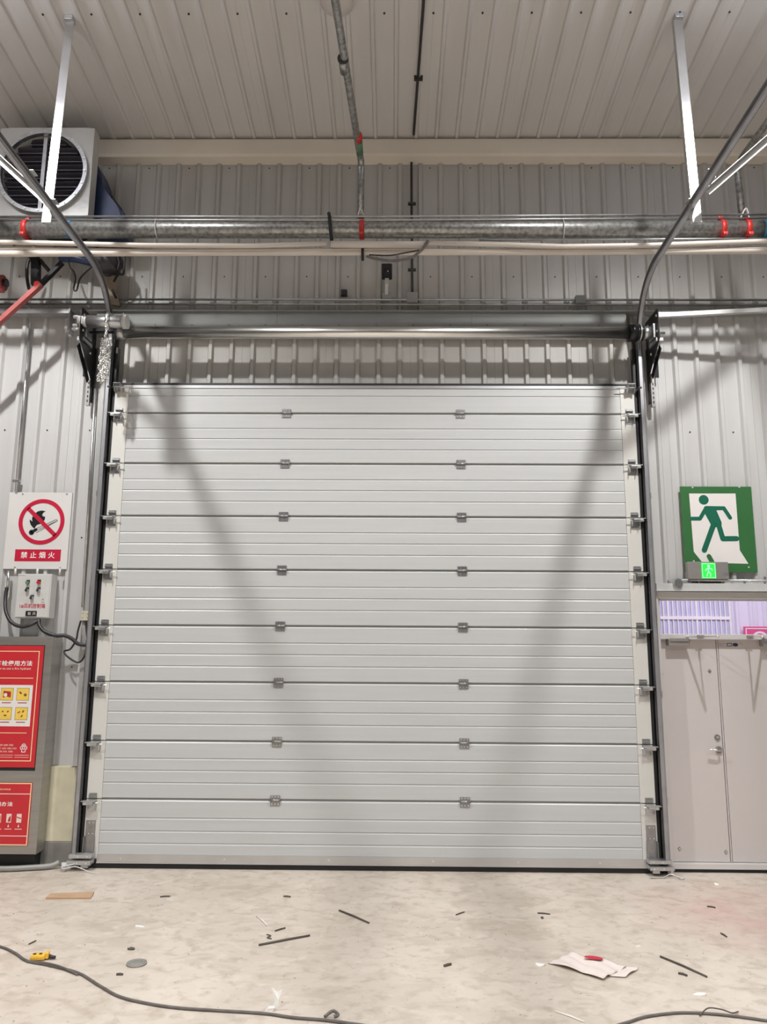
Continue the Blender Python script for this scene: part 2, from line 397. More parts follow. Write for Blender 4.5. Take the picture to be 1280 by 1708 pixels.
# centre hinges
def hinge():
    b = bm_new()
    box(b,-.043,.043,-.007,-.001,.008,.040,.001); box(b,-.043,.043,-.007,-.001,-.045,-.010,.001)
    cyl(b,(-.047,-.012,0),(.047,-.012,0),.0085,10)
    for k in (-.026,.0,.026):
        box(b,k-.006,k+.006,-.012,-.006,-.012,.014)
    return b
hp = None
def hinge_holes(par):
    b = bm_new()
    for k in (-.028,0,.028):
        cyl(b,(k,-.0075,.029),(k,-.0105,.029),.0055,8); cyl(b,(k,-.0075,-.032),(k,-.0105,-.032),.0055,8)
    o = obj('screw', b, M['shiny'], par); o['kind'] = 'stuff'
for z in SE:
    for xh in (-.829, .830):
        if hp is None: hp = obj('hinge', hinge(), M['hinge'], door, (xh,0,z)); hinge_holes(hp)
        else: link_copy(hp, (xh,0,z), door)
# edge roller hinges (left pattern, mirrored for the right)
def roller_hinge(s, z, first=None):
    if first: return link_copy(first, (s*2.43,0,z), door)
    b = bm_new(); box(b,-.034,.034,-.010,-.004,.004,.048,.001); box(b,-.034,.034,-.026,-.004,.020,.032,.002)
    r = obj('roller_hinge', b, M['hinge'], door, (s*2.43,0,z))
    b = bm_new(); box(b,-.038,.036,-.010,-.004,-.10,-.004,.001)
    # channel-shaped roller holder: two cheeks and a sloping front
    for zz in (-.055,):
        box(b,-.034,.034,-.055,-.006,-.024,-.018); box(b,-.034,-.029,-.055,-.006,-.085,-.020); box(b,.029,.034,-.055,-.006,-.085,-.020)
    bar(b,(-.034,-.055,-.030),(.034,-.055,-.030),.030,.004)
    obj('holder', b, M['galv'], r)
    b = bm_new(); x0, x1 = sorted((s*.088, -s*.034)); box(b,x0,x1,-.062,-.006,-.018,-.013,.001); x0, x1 = sorted((s*.07, -s*.02)); box(b,x0,x1,-.060,-.040,-.046,-.018,.006)
    obj('carrier', b, M['hang'], r)
    b = bm_new(); cyl(b,(s*.115,-.036,-.030),(-s*.075,-.036,-.030),.0055,8); obj('stem', b, M['shiny'], r)
    b = bm_new(); cyl(b,(s*.090,-.036,-.030),(s*.112,-.036,-.030),.018,14); obj('roller', b, M['darkgap'], r)
    return r
L1 = roller_hinge(-1, SE[0]); R1 = roller_hinge(1, SE[0])
for z in SE[1:] : roller_hinge(-1, z, L1); roller_hinge(1, z, R1)
for s in (-1,1):      # top brackets
    b = bm_new(); box(b,-.035,.035,-.012,-.007,-.05,.014,.001); box(b,-.035,.035,-.10,-.007,.010,.016)
    bar(b,(-.03,-.09,.010),(-.03,-.02,-.055),.004,.05); bar(b,(.03,-.09,.010),(.03,-.02,-.055),.004,.05); bar(b,(-.03,-.06,-.02),(.03,-.06,-.02),.05,.004)
    t = obj('top_bracket', b, M['galv'], door, (s*2.44,0,4.345))
    b = bm_new(); cyl(b,(s*.1,-.05,-.015),(-s*.13,-.05,-.015),.0055,8); obj('stem', b, M['shiny'], t)
    b = bm_new(); cyl(b,(s*.07,-.05,-.015),(s*.1,-.05,-.015),.022,14); obj('roller', b, M['darkgap'], t)
    # bottom corner bracket
    b = bm_new(); box(b,-.042,.042,-.010,-.004,-.14,.13,.001); box(b,-.044,-.040,-.05,-.004,-.14,.0); box(b,.040,.044,-.05,-.004,-.14,.0)
    t = obj('bottom_bracket', b, M['hinge'], door, (s*2.432,0,.265))
    b = bm_new()
    for ax, az in ((-.012,.11),(.022,.11),(-.012,.02),(.022,.02)): cyl(b,(ax,-.010,az),(ax,-.014,az),.005,8)
    tag(obj('screw', b, M['shiny'], t), kind='stuff')
    b = bm_new(); x0, x1 = sorted((s*.14, -s*.055)); box(b,x0,x1,-.095,-.015,-.165,-.135,.003)
    box(b,x0-(.0 if s>0 else .012),x1+(.012 if s>0 else 0),-.11,-.015,-.215,-.183,.003); box(b,-.03,.03,-.10,-.012,-.24,-.215,.003)
    obj('cable_bracket', b, M['hang'] if s<0 else M['galv'], t)
    b = bm_new()
    for k in (-.02,.06): cyl(b,(s*k,-.095,-.150),(s*k,-.101,-.150),.008,8); cyl(b,(s*k,-.11,-.199),(s*k,-.116,-.199),.008,8)
    tag(obj('bolt', b, M['shiny'], t), kind='stuff')
    # steel lift-cable tail
    b = bm_new()
    if s < 0: P = [(-.075,-.115,-.2),(-.10,-.13,-.205),(-.155,-.14,-.215),(-.175,-.14,-.228),(-.15,-.14,-.236),(-.11,-.135,-.226),(-.06,-.125,-.222),(.0,-.13,-.238),(.09,-.16,-.258),(.16,-.18,-.261)]
    else: P = [(-.08,-.16,-.258),(-.0,-.15,-.262),(.06,-.14,-.25),(.10,-.13,-.235),(.14,-.14,-.24),(.19,-.16,-.258),(.20,-.18,-.252),(.16,-.17,-.262)]
    tube(b, smoothpts(P,5), .0045, 6); obj('cable_tail', b, M['signwhite'] if s<0 else M['galv'], t)
# wheel at the left foot
# ------------------------------------------------------------------ jambs and tracks
for s, n in ((-1,6),(1,7)):
    side = 'left' if s<0 else 'right'
    j = thing('trim_%d'%n, 'grey steel jamb with black seal along the %s edge of the sectional door'%side, 'door frame', kind='structure')
    def bx(a,b,y0,y1,z0,z1,nm,m,bev=0):
        x0,x1 = sorted((s*a,s*b)); q=bm_new(); box(q,x0,x1,y0,y1,z0,z1,bev); return obj(nm,q,m,j)
    bx(2.488,2.515,.0,.06,.0,4.75,'rubber_seal',M['black'],.003)
    bx(2.515,2.558,.05,.085,.0,4.90,'back_plate',M['darkgap'])
    bx(2.558,2.588,-.005,.085,.0,4.85,'angle',M['jamb'],.003)
    if s<0: bx(2.600,2.640,.02,.10,.84,4.85,'flange',M['jamb'],.003); bx(2.645,2.672,.05,.10,.84,4.85,'edge_trim',M['wall'],.002)
    else: bx(2.588,2.606,.03,.10,2.5,4.85,'flange',M['jamb'],.002)
def track(s, side):
    xt = s*2.545
    t = thing('door_track', 'galvanised track curving from the %s door edge up into the hall'%side, 'track', (xt,0,0))
    R = .62; zt = 5.335; sl = .028 if s > 0 else .006
    P = [(0,-.036,.13),(0,-.036,zt-R)] + [(0, -.036-R+R*math.cos(a), zt-R+R*math.sin(a)) for a in [PI/2*k/16 for k in range(1,17)]]
    P += [(0,-1.5,zt+sl*.85),(0,-3.2,zt+sl*2.5),(0,-5.2,zt+sl*4.5)]
    # C profile: back on the outside (towards +s x), lips towards the door; closed thin outline
    w_, d_, tk = .033, .034, .003
    prof = [(-d_*.55,-w_),( d_*.3,-w_),(d_*.8,-w_*.5),(d_*.8,w_*.5),(d_*.3,w_),(-d_*.55,w_),(-d_*.55,w_-.010),(-d_*.55+tk,w_-.010),(-d_*.55+tk,w_-tk),(d_*.3-tk*.3,w_-tk),(d_*.8-tk,w_*.5-tk*.3),(d_*.8-tk,-w_*.5+tk*.3),(d_*.3-tk*.3,-w_+tk),(-d_*.55+tk,-w_+tk),(-d_*.55+tk,-w_+.010),(-d_*.55,-w_+.010)]
    b = bm_new(); sweep(b, P, [(u*s,v) for u, v in prof], (1,0,0)); obj('rail', b, M['track'], t)
    # small splice tabs on the curved rail
    for yy in (-1.42,-1.80,-2.95):
        b = bm_new(); box(b,-.02,.02,yy-.04,yy+.04,zt+.075,zt+.080); box(b,s*.024-.003,s*.024+.003,yy-.05,yy+.05,zt+.0,zt+.075); obj('hanger_clip', b, M['hang'], t)
    for zz in (.6,1.5,2.4,3.3,4.2):
        b = bm_new(); x0,x1 = sorted((s*.02,s*.044)); box(b,x0,x1,-.03,.0,zz-.03,zz+.03,.002); obj('bracket', b, M['galv'], t)
track(-1,'left'); track(1,'right')

def angle(bm, p, q, w=.045, tk=.004, up=(0,1,0)):
    """L-section bar"""
    p, q = Vector(p), Vector(q); a, b = frame_of(q-p, Vector(up))
    bar2 = [(0,0),(w,0),(w,tk),(tk,tk),(tk,w),(0,w)]; R = []
    for c in (p,q): R.append([bm.verts.new(c+a*u+b*v) for u, v in bar2])
    for k in range(6): bm.faces.new((R[0][k],R[0][(k+1)%6],R[1][(k+1)%6],R[1][k]))
    bm.faces.new(R[0][::-1]); bm.faces.new(R[1])
for s, side in ((-1,'left'),(1,'right')):
    t = thing('track_hanger', 'bright steel angle hanger and brace holding the %s door track from the ceiling'%side, 'hanger')
    xx = s*2.55; y0 = -1.45
    ztop = ceil_z(-1.36)
    b = bm_new(); bar(b,(xx+s*.035-.0,y0,5.215),(xx+s*.03,-1.36,ztop-.02),.072,.005,(0,1,0)); bar(b,(xx+s*.035-.034,y0+.022,5.215),(xx+s*.03-.034,-1.36+.022,ztop-.02),.005,.045,(0,1,0)); obj('upright', b, M['hang'], t)
    b = bm_new(); box(b,xx+s*.03-.035,xx+s*.03+.035,-1.40,-1.33,ztop-.04,ztop,.003); obj('ceiling_plate', b, M['galv'], t)
    if s > 0: A_, B_ = (2.60,-1.62,5.39),(3.85,-1.62,6.52)
    else:
        q_ = px(83,336,-1.47); q2_ = px(0,260,-1.47); A_ = (q_[0],-1.47,q_[1]); B_ = (q_[0]+2.6*(q2_[0]-q_[0]),-1.47,q_[1]+2.6*(q2_[1]-q_[1]))
    b = bm_new(); bar(b,A_,B_,.005,.075,(0,1,0)); bar(b,Vector(A_)+Vector((s*.015,.02,-.02)),Vector(B_)+Vector((s*.015,.02,-.035)),.04,.005,(0,1,0)); obj('brace', b, M['hang'], t)

# ------------------------------------------------------------------ balance tube, operator and end brackets
t = thing('balance_tube', 'long shiny steel counterbalance tube above the sectional door', 'tube', (0,-.2,4.82))
b = bm_new(); cyl(b,(-2.36,0,0),(2.44,0,0),.058,40); obj('shaft', b, M['shiny'], t)
b = bm_new(); cyl(b,(2.40,0,0),(2.475,0,0),.083,32); cyl(b,(2.475,0,0),(2.495,0,0),.072,32); obj('cable_drum', b, M['blacksteel'], t)
b = bm_new(); cyl(b,(2.495,0,0),(2.508,0,0),.085,32); obj('drum_ring', b, M['alu'], t)
b = bm_new(); cyl(b,(2.508,0,0),(2.53,0,0),.078,32); obj('drum_flange', b, M['blacksteel'], t)
b = bm_new(); cyl(b,(2.53,0,0),(2.60,0,0),.060,24); cyl(b,(2.60,0,0),(2.74,0,0),.013,12); obj('collar', b, M['galv'], t)
b = bm_new(); cyl(b,(-2.44,0,0),(-2.36,0,0),.066,28); obj('collar', b, M['galv'], t)
b = bm_new(); cyl(b,(-2.75,0,0),(-2.43,0,0),.013,12); obj('spindle', b, M['blacksteel'], t)
def end_bracket(s, side, label):
    o = thing('end_bracket', label, 'bracket')
    xb = 2.64*s if s>0 else -2.72
    b = bm_new(); P = [(.02,5.01),(-.32,5.01),(-.34,4.97),(-.34,4.72),(-.26,4.66),(-.0,4.46),(.02,4.46)]
    if s < 0: P = [(.02,5.01),(-.34,5.01),(-.36,4.97),(-.36,4.70),(-.30,4.66),(-.02,4.40),(.02,4.40)]
    a_ = [b.verts.new((xb-.004,y,z)) for y, z in P]; c_ = [b.verts.new((xb+.004,y,z)) for y, z in P]; n = len(P)
    b.faces.new(a_); b.faces.new(c_[::-1])
    for k in range(n): b.faces.new((a_[k],c_[k],c_[(k+1)%n],a_[(k+1)%n]))
    obj('side_plate', b, M['blacksteel'], o)
    b = bm_new()
    box(b,min(xb,xb+s*.10),max(xb,xb+s*.10),.015,.022,4.46,5.0)
    q0, q1 = P[-3], P[-2]
    bar(b,(xb+s*.03,q0[0],q0[1]),(xb+s*.03,q1[0],q1[1]),.07,.006,(1,0,0)); obj('flange', b, M['blacksteel'], o)
    b = bm_new(); box(b,min(xb-s*.02,xb+s*.05),max(xb-s*.02,xb+s*.05),-.30,-.1,4.70,4.735,.004); box(b,xb-.03,xb+.03,-.27,-.14,4.745,4.89,.01); obj('bearing', b, M['hinge'], o)
    b = bm_new()
    for yy, zz in ((-.30,4.95),(-.30,4.80),(-.06,4.95),(-.1,4.65)): cyl(b,(xb-.012,yy,zz),(xb+.012,yy,zz),.012,8)
    tag(obj('bolt', b, M['shiny'], o), kind='stuff')
    xl = xb+s*.035
    b = bm_new(); box(b,xl-.018,xl+.018,.01,.05,4.17,4.60,.002); obj('slotted_leg', b, M['hang'], o)
    b = bm_new(); box(b,xl-s*.03-.008,xl-s*.03+.008,.0,.05,4.20,4.75); obj('leg_edge', b, M['blacksteel'], o)
    b = bm_new()
    for k in range(5): box(b,xl-.006,xl+.006,.008,.011,4.20+k*.045,4.225+k*.045)
    tag(obj('slot', b, M['darkgap'], o), kind='stuff')
    return o
end_bracket(-1,'left','black steel bracket plate under the operator, left end of the tube')
end_bracket(1,'right','black steel bracket plate at the right end of the tube')
# operator
o = thing('door_operator', 'grey cylindrical chain operator above the left end of the shiny tube', 'motor', (-2.5,-.32,4.872))
b = bm_new(); cyl(b,(-.17,0,0),(.19,0,0),.058,28); obj('barrel', b, M['galv'], o)
b = bm_new(); cyl(b,(.16,0,0),(.205,0,0),.066,28); obj('end_ring', b, M['box'], o)
b = bm_new(); cyl(b,(-.20,0,0),(-.165,0,0),.05,20); obj('end_plug', b, M['box'], o)
b = bm_new(); cyl(b,(.02,0,0),(.05,0,0),.085,24); obj('chain_wheel', b, M['galv'], o)
b = bm_new(); box(b,-.26,-.20,-.04,.04,-.035,.045,.008); box(b,-.30,-.25,-.03,.0,.03,.055,.006); box(b,-.30,-.25,-.03,.0,-.055,-.03,.006); cyl(b,(-.30,-.02,-.08),(-.22,-.02,-.08),.014,10); obj('gear_box', b, M['hang'], o)
b = bm_new()
for k in range(3): cyl(b,(-.19+.012*k,.02,.055),(-.19+.012*k,.02,.075),.006,8)
cyl(b,(.17,-.03,.05),(.17,-.03,.075),.008,8); tag(obj('bolt', b, M['shiny'], o), kind='stuff')
# hand chain bundle
def link_chain(b, P, r=.010, wr=.0026):
    for i, p in enumerate(P):
        p = Vector(p); rot = Matrix.Rotation((i%2)*PI/2+random.uniform(-.4,.4),3,'Z') @ Matrix.Rotation(random.uniform(-.5,.5),3,'Y')
        Q = [p+rot@Vector((r*.75*math.cos(a),0,r*1.35*math.sin(a))) for a in [2*PI*k/8 for k in range(9)]]
        tube(b, Q, wr, 5, False)
b = bm_new()
P = [(-2.458+.004*math.sin(k*.9),-.40,4.90-.017*k) for k in range(14)]
for j in range(7):
    xo = -2.485+.0125*j; ph = random.uniform(0,.02)
    P += [(xo+.005*math.sin(k*1.3+j)-.0006*k,-.40+random.uniform(-.02,.02),4.665-ph-.0195*k) for k in range(21)]
link_chain(b, P, .0115, .0034)
tag(obj('hand_chain', b, M['shiny']), 'bundled galvanised hand chain hanging beside the top left door corner', 'chain')

# ------------------------------------------------------------------ pipes and conduits across the wall
PY = -.65; PZ = 5.617
o = thing('fire_pipe', 'thick galvanised pipe running across the wall above the door', 'pipe', (0,PY,0))
b = bm_new(); cyl(b,(-6,0,PZ),(6,0,PZ),.077,36); obj('pipe', b, M['galvpipe'], o)
for i, (xx, m) in enumerate(((45,'red'),(604,'red'),(1203,'red'),(1245,'red'))):
    X = pt(xx,384,1,PY).x; b = bm_new(); tube(b,[(X-.022,0,PZ),(X+.022,0,PZ)],.088,28); box(b,X-.02,X+.02,-.10,-.06,PZ-.10,PZ-.074,.004); box(b,X-.018,X+.018,-.02,.02,PZ+.078,PZ+.125,.004)
    obj('clamp', b, M[m], o)['label'] = 'red pipe clamp'
for xx, wd_ in ((118,.022),(1277,.03)):
    X = pt(xx,384,1,PY).x; b = bm_new(); cyl(b,(X-wd_,0,PZ),(X+wd_,0,PZ),.0815,28); obj('tape_band', b, M['blue'], o)['label'] = 'blue tape band'
for xx in (262,937):
    X = pt(xx,384,1,PY).x; b = bm_new(); tube(b,[(X+.006*k/5,-.086*math.sin(a),PZ+.13*math.cos(a)*.75) for k, a in enumerate([PI*j/10 for j in range(11)])],.004,6); obj('zip_tie', b, M['signwhite'], o)['label'] = 'white zip tie'
bm = bm_new(); tube(bm,[(pt(548,384,1,PY).x+.004*k,-.086*math.sin(a)-.01,PZ-.02+.165*math.cos(a)) for k, a in enumerate([PI*j/12 for j in range(13)])],.016,8)
obj('strap', bm, M['black'], o)['label'] = 'black rubber strap'
def conduit(name, label, m, P, r, group=None, n=10, cat='conduit'):
    b = bm_new(); tube(b, P, r, n); return tag(obj(name, b, m, None), label, cat, group)
YC = -.68
def cpath(P, yy=YC): return [(px(x,y,yy)[0],yy,px(x,y,yy)[1]) for x, y in P]
conduit('steel_conduit','upper of two thin bright conduits on top of the thick pipe',M['galv'],cpath([(-300,361.5),(640,361),(1600,356)],-.70),.010)
conduit('steel_conduit','lower of two thin bright conduits on top of the thick pipe',M['galv'],cpath([(-300,367),(640,367),(1600,362)],-.71),.009)
conduit('steel_conduit','thin steel conduit tight under the thick pipe',M['galv'],cpath([(800,400.5),(1600,396)],-.66),.008)
conduit('plastic_conduit','uppermost cream conduit below the thick galvanised pipe',M['pvc'],cpath([(-300,404),(20,404),(240,409),(420,410),(545,406)],-.70),.021)
conduit('plastic_conduit','short fat cream conduit between the black strap and the grey cable',M['pvc'],cpath([(552,407.5),(711,408)],-.72),.030,n=16)
conduit('plastic_conduit','cream conduit continuing right from the short fat one',M['pvc'],cpath([(712,405),(850,408),(940,411),(1080,409),(1280,402),(1600,396)],-.70),.021)
conduit('plastic_conduit','thin middle cream conduit of the bundle below the thick pipe',M['pvc'],cpath([(-300,414),(20,414),(240,418),(420,417),(640,416),(900,418),(1080,417),(1600,408)],-.66),.014)
conduit('plastic_conduit','lowest and fattest cream conduit below the thick pipe',M['pvc'],cpath([(-300,424),(20,423),(300,421.5),(640,420.5),(1000,420),(1600,416)],-.64),.029,n=16)
b = bm_new(); q = cpath([(605,421)],-.67)[0]; box(b,q[0]-.012,q[0]+.012,-.69,-.60,q[2]-.045,q[2]+.05,.003); tag(obj('black_tie', b, M['black']), 'short black tie on the cream conduits under the red clamp', 'tie')
b = bm_new(); tube(b, smoothpts(cpath([(612,427),(625,431),(655,435),(685,430),(700,420),(711,408),(714,401)],-.76),6), .013, 8)
tag(obj('drooping_cable', b, M['greycable']), 'grey cable drooping below the cream conduits at mid wall', 'cable')
b = bm_new(); tube(b, smoothpts(cpath([(616,425),(650,426),(680,421),(706,416)],-.76),6), .006, 6)
tag(obj('drooping_cable', b, M['cable']), 'thin black cable spanning just above the grey drooping one', 'cable')
# pipe high in the hall, dropping onto the thick pipe
o = thing('branch_pipe', 'grey pipe running out under the ceiling, dropping to the middle red clamp', 'pipe')
XB = px(603,262,-.65)[0]
b = bm_new(); tube(b, [(-.245,-9,6.25),(-.222,-2.53,6.25),(XB-.01,-.76,6.30),(XB,-.68,6.28),(XB,-.65,6.22),(XB,-.65,PZ+.08)], .030, 20); obj('pipe', b, M['galvpipe'], o)
b = bm_new(); cyl(b,(-.20,-1.93,6.266),(-.198,-1.80,6.27),.036,20); obj('coupling', b, M['galvpipe'], o)
b = bm_new(); cyl(b,(-.20,-1.95,6.266),(-.20,-1.93,6.266),.042,20); obj('coupling_ring', b, M['darkgap'], o)
b = bm_new(); cyl(b,(XB-.012,-1.03,6.293),(XB-.011,-.95,6.295),.033,20); obj('red_band', b, M['red'], o)
b = bm_new(); cyl(b,(XB-.010,-.94,6.295),(XB-.009,-.77,6.30),.032,20); obj('green_band', b, M['green'], o)
b = bm_new(); tube(b, smoothpts([(XB-.03,-.69,PZ+.08),(XB+.0,-.71,PZ+.17),(XB+.04,-.69,PZ+.08)],5), .006, 6); obj('wire_tie', b, M['signwhite'], o)
o = thing('branch_pipe', 'grey pipe at the far right dropping from beside the door track', 'pipe')
q = px(1238,352,-.65)
b = bm_new(); tube(b,[(q[0]-.05,-9,6.22),(q[0]-.03,-2.5,6.22),(q[0]-.01,-.76,6.26),(q[0]-.01,-.67,6.24),(q[0]-.01,-.65,6.17),(q[0],-.65,PZ+.08)],.030,18); obj('pipe', b, M['galvpipe'], o)
b = bm_new(); tube(b, smoothpts([(q[0]-.04,-.69,PZ+.08),(q[0]+.01,-.71,PZ+.17),(q[0]+.04,-.69,PZ+.08)],5), .008, 6); obj('wire_tie', b, M['signwhite'], o)
# thin conduit on ceiling + wall
o = thing('thin_conduit', 'thin dark conduit down ceiling and wall right of the middle', 'conduit')
b = bm_new(); tube(b,[(.435,-9,ceil_z(-9)-.035),(.425,-1.5,ceil_z(-1.5)-.035),(.385,-.06,ceil_z(-.06)-.035)],.013,10); tube(b,[(.366,.07,6.78),(.373,.07,5.33)],.012,10); obj('tube', b, M['darkgap'], o)
for y_ in (-.75,): 
    b = bm_new(); box(b,.37,.45,y_-.01,y_+.01,ceil_z(y_)-.05,ceil_z(y_)-.0,.003); obj('saddle', b, M['darkgap'], o)
for z_ in (6.32,5.60):
    b = bm_new(); box(b,.33,.41,.055,.09,z_-.01,z_+.01,.003); obj('saddle', b, M['darkgap'], o)
b = bm_new(); box(b,.318,.428,.03,.09,5.235,5.345,.004); tag(obj('junction_box', b, M['boxdark']), 'grey junction box where the thin wall conduit meets the horizontal one', 'junction box')
b = bm_new(); box(b,1.975,2.075,.02,.09,5.225,5.31,.006); tag(obj('junction_box', b, M['gflash']), 'small grey green junction box above the right part of the door', 'junction box')
conduit('wall_conduit','upper thin conduit along the wall just above the flashing ledge',M['galv'],[(-4.5,.055,5.275),(6,.055,5.275)],.011)
conduit('wall_conduit','lower thin conduit along the wall just above the flashing ledge',M['galv'],[(-4.5,.055,5.225),(.35,.055,5.225),(6,.055,5.215)],.010)
conduit('wall_conduit','thin vertical conduit down to the no fire sign',M['galv'],[(-3.402,.07,5.03),(-3.394,.07,3.33)],.014)
b = bm_new(); box(b,-3.43,-3.36,.05,.09,3.42,3.445,.003); tag(obj('pipe_saddle', b, M['galv']), 'small saddle clip on the vertical conduit above the no fire sign', 'clip')
conduit('wall_conduit','steel conduit descending beside the left door jamb to the junction box',M['galv'],[(-2.695,.02,4.75),(-2.655,.02,2.24)],.013)
# cameras
o = thing('security_camera', 'black camera on a short bracket at mid wall above the door', 'camera', (.122,0,5.52))
b = bm_new(); box(b,-.052,.052,-.12,.03,-.052,.052,.014); obj('housing', b, M['black'], o)
b = bm_new(); cyl(b,(0,-.125,-.005),(0,-.118,-.005),.03,18); obj('lens', b, M['blacksteel'], o)
b = bm_new(); cyl(b,(.01,-.128,-.035),(.01,-.12,-.035),.006,8); obj('indicator', b, M['txtwhite'], o)
b = bm_new(); box(b,-.02,.02,-.02,.02,-.10,-.052,.004); bar(b,(-.002,0,-.10),(-.004,.075,-.20),.03,.02); obj('bracket', b, M['box'], o)
b = bm_new(); box(b,-.045,.04,.055,.09,-.245,-.17,.006); obj('base', b, M['boxdark'], o)
o = thing('sensor_box', 'tiny black square sensor on the wall left of the camera', 'sensor', (-.301,.085,5.345))
b = bm_new(); box(b,-.030,.030,-.05,.0,-.030,.030,.005); obj('case', b, M['black'], o)
b = bm_new(); box(b,-.02,.02,-.052,-.05,.030,.036,.001); obj('clip', b, M['boxdark'], o)
# white square bar at right
o = thing('steel_brace', 'white square bar running right from the right end bracket', 'bar')
b = bm_new(); q_ = px(1285,517,-.32); bar(b,(2.665,-.22,4.985),(q_[0],-.32,q_[1]),.04,.04); bar(b,(q_[0],-.32,q_[1]),(q_[0]+1,-.42,q_[1]+(q_[1]-4.985)),.04,.04); obj('bar', b, M['hang'], o)
b = bm_new(); box(b,2.66,2.82,-.24,-.19,5.004,5.014); obj('end_plate', b, M['hang'], o)
# ceiling dome
o = thing('ceiling_dome', 'round pale dome lamp on the ceiling beside the pipe', 'lamp', (-.29,-1.53,ceil_z(-1.53)-.02))
b = bm_new(); bmesh.ops.create_uvsphere(b, u_segments=28, v_segments=14, radius=.145)
for v in b.verts: v.co.z = min(v.co.z, .01)*.55
obj('dome', b, M['globe'], o, smooth=True)
b = bm_new(); cyl(b,(0,0,-.01),(0,0,.03),.155,30); obj('rim', b, M['ceil'], o)

# ------------------------------------------------------------------ fan box at upper left
FY = -.5
f0 = px(-8,216,FY); f1 = px(155,213,FY); f2 = px(150,360,FY)
o = thing('extractor_fan', 'square white axial fan box with round louvred mouth at upper left', 'fan', (0,FY,0))
xr = (f1[0]+f2[0])/2; zt_, zb = f1[1], f2[1]; sz = zt_-zb; xl_ = xr-sz*1.13
cx_, cz_ = px(73,289,FY); rr = abs(px(143,285,FY)[0]-cx_); xl_ = cx_-(xr-cx_)
b = bm_new(); n = 48      # front plate with a round hole
outer = []
for k in range(n):
    a = 2*PI*k/n; c, s_ = math.cos(a), math.sin(a); hx, hz = (xr-xl_)/2, sz/2; m_ = min(hx/abs(c) if abs(c)>1e-6 else 9, hz/abs(s_) if abs(s_)>1e-6 else 9)
    outer.append(((xl_+xr)/2+c*m_, (zt_+zb)/2+s_*m_))
A_ = [b.verts.new((x,0,z)) for x, z in outer]; B_ = [b.verts.new((cx_+rr*math.cos(2*PI*k/n),0,cz_+rr*math.sin(2*PI*k/n))) for k in range(n)]
C_ = [b.verts.new((x,.13,z)) for x, z in outer]; D_ = [b.verts.new((cx_+rr*math.cos(2*PI*k/n),.10,cz_+rr*math.sin(2*PI*k/n))) for k in range(n)]
for k in range(n):
    j = (k+1)%n; b.faces.new((A_[k],A_[j],B_[j],B_[k])); b.faces.new((A_[k],C_[k],C_[j],A_[j])); b.faces.new((B_[k],B_[j],D_[j],D_[k]))
b.faces.new(C_); obj('case', b, M['fanbox'], o)
b = bm_new(); ring(b,cx_,cz_,rr*.985,rr*1.075,-.045,.045,56); obj('mouth_ring', b, M['galv'], o)
b = bm_new()
for k in range(20):
    a = 2*PI*k/20; cyl(b,(cx_+rr*1.03*math.cos(a),-.052,cz_+rr*1.03*math.sin(a)),(cx_+rr*1.03*math.cos(a),-.044,cz_+rr*1.03*math.sin(a)),.009,8)
tag(obj('bolt', b, M['shiny'], o), kind='stuff')
NL = 5
for k in range(9):
    zz = cz_ - rr + (k+.5)*2*rr/9; hw = math.sqrt(max(rr*rr-(zz-cz_)**2,0))*.99
    b = bm_new(); bar(b,(cx_-hw,.065,zz),(cx_+hw,.065,zz),.085,.008,(0,.5,1)); box(b,cx_-hw,cx_+hw,.018,.026,zz-.046,zz-.038); obj('louvre', b, M['fandark'], o)
b = bm_new(); disc(b,cx_,cz_,rr,.108,.002,40); obj('back_disc', b, M['fandark'], o)
b = bm_new(); box(b,cx_-.03,cx_+.005,.005,.035,cz_-rr*.99,cz_+rr*.99); obj('mullion', b, M['galv'], o)
b = bm_new(); cyl(b,(cx_,.13,cz_),(cx_,.60,cz_),rr,40); obj('duct', b, M['fandark'], o)
# blue motor cowl behind at right, slopes out
zz0 = px(205,362,-.25)[1]
P = [px(160,270,-.3),px(168,290,-.3),px(172,318,-.3),px(184,334,-.3),px(200,343,-.3),px(206,362,-.3),px(204,385,-.3),px(150,385,-.3),px(150,270,-.3)]
b = bm_new(); poly(b, P, .20, .30); bmesh.ops.bevel(b, geom=[e for e in b.edges if abs(e.verts[0].co.y-e.verts[1].co.y)<1e-5 and e.verts[0].co.y<.21], offset=.02, segments=3, affect='EDGES'); obj('motor_cowl', b, M['fanblue'], o)['label'] = 'dark blue motor cowl'
b = bm_new(); q0 = px(184,322,-.33); q1 = px(193,336,-.33); q2 = px(203,350,-.33); tube(b, [(q0[0],.17,q0[1]),(q1[0],.17,q1[1]),(q2[0],.17,q2[1])], .008, 8); obj('lead', b, M['cable'], o)

# below fan: dark duct, tan board, cables, red lift boom
GY = -.22
def gp(x, y, yy=GY): q = px(x,y,yy); return Vector((q[0],yy,q[1]))
o = thing('wrapped_duct', 'dark wrapped duct end sticking out under the pipes at left', 'duct')
b = bm_new(); bmesh.ops.create_icosphere(b, subdivisions=3, radius=1)
c = gp(176,440,-.14); random.seed(3)
for v in b.verts:
    k = 1+.12*math.sin(v.co.x*7+v.co.z*5)+.06*math.sin(v.co.z*13); v.co = Vector((c.x+v.co.x*.17*k, c.y+v.co.y*.12*k, c.z+.02+v.co.z*.125*k-.05*v.co.x))
obj('wrap', b, M['cable'], o, smooth=True)
b = bm_new(); P = [gp(100,430,-.1),gp(125,431,-.1),gp(165,440,-.1)]; tube(b, P, .04, 12); obj('stub', b, M['fanblue'], o)
b = bm_new(); tube(b, smoothpts([gp(195,424),gp(199,438),gp(197,452),gp(206,457),gp(208,425)],4), .010, 8); tube(b, smoothpts([gp(198,456),gp(193,464),gp(190,470)],4), .012, 8); obj('tie', b, M['black'], o)
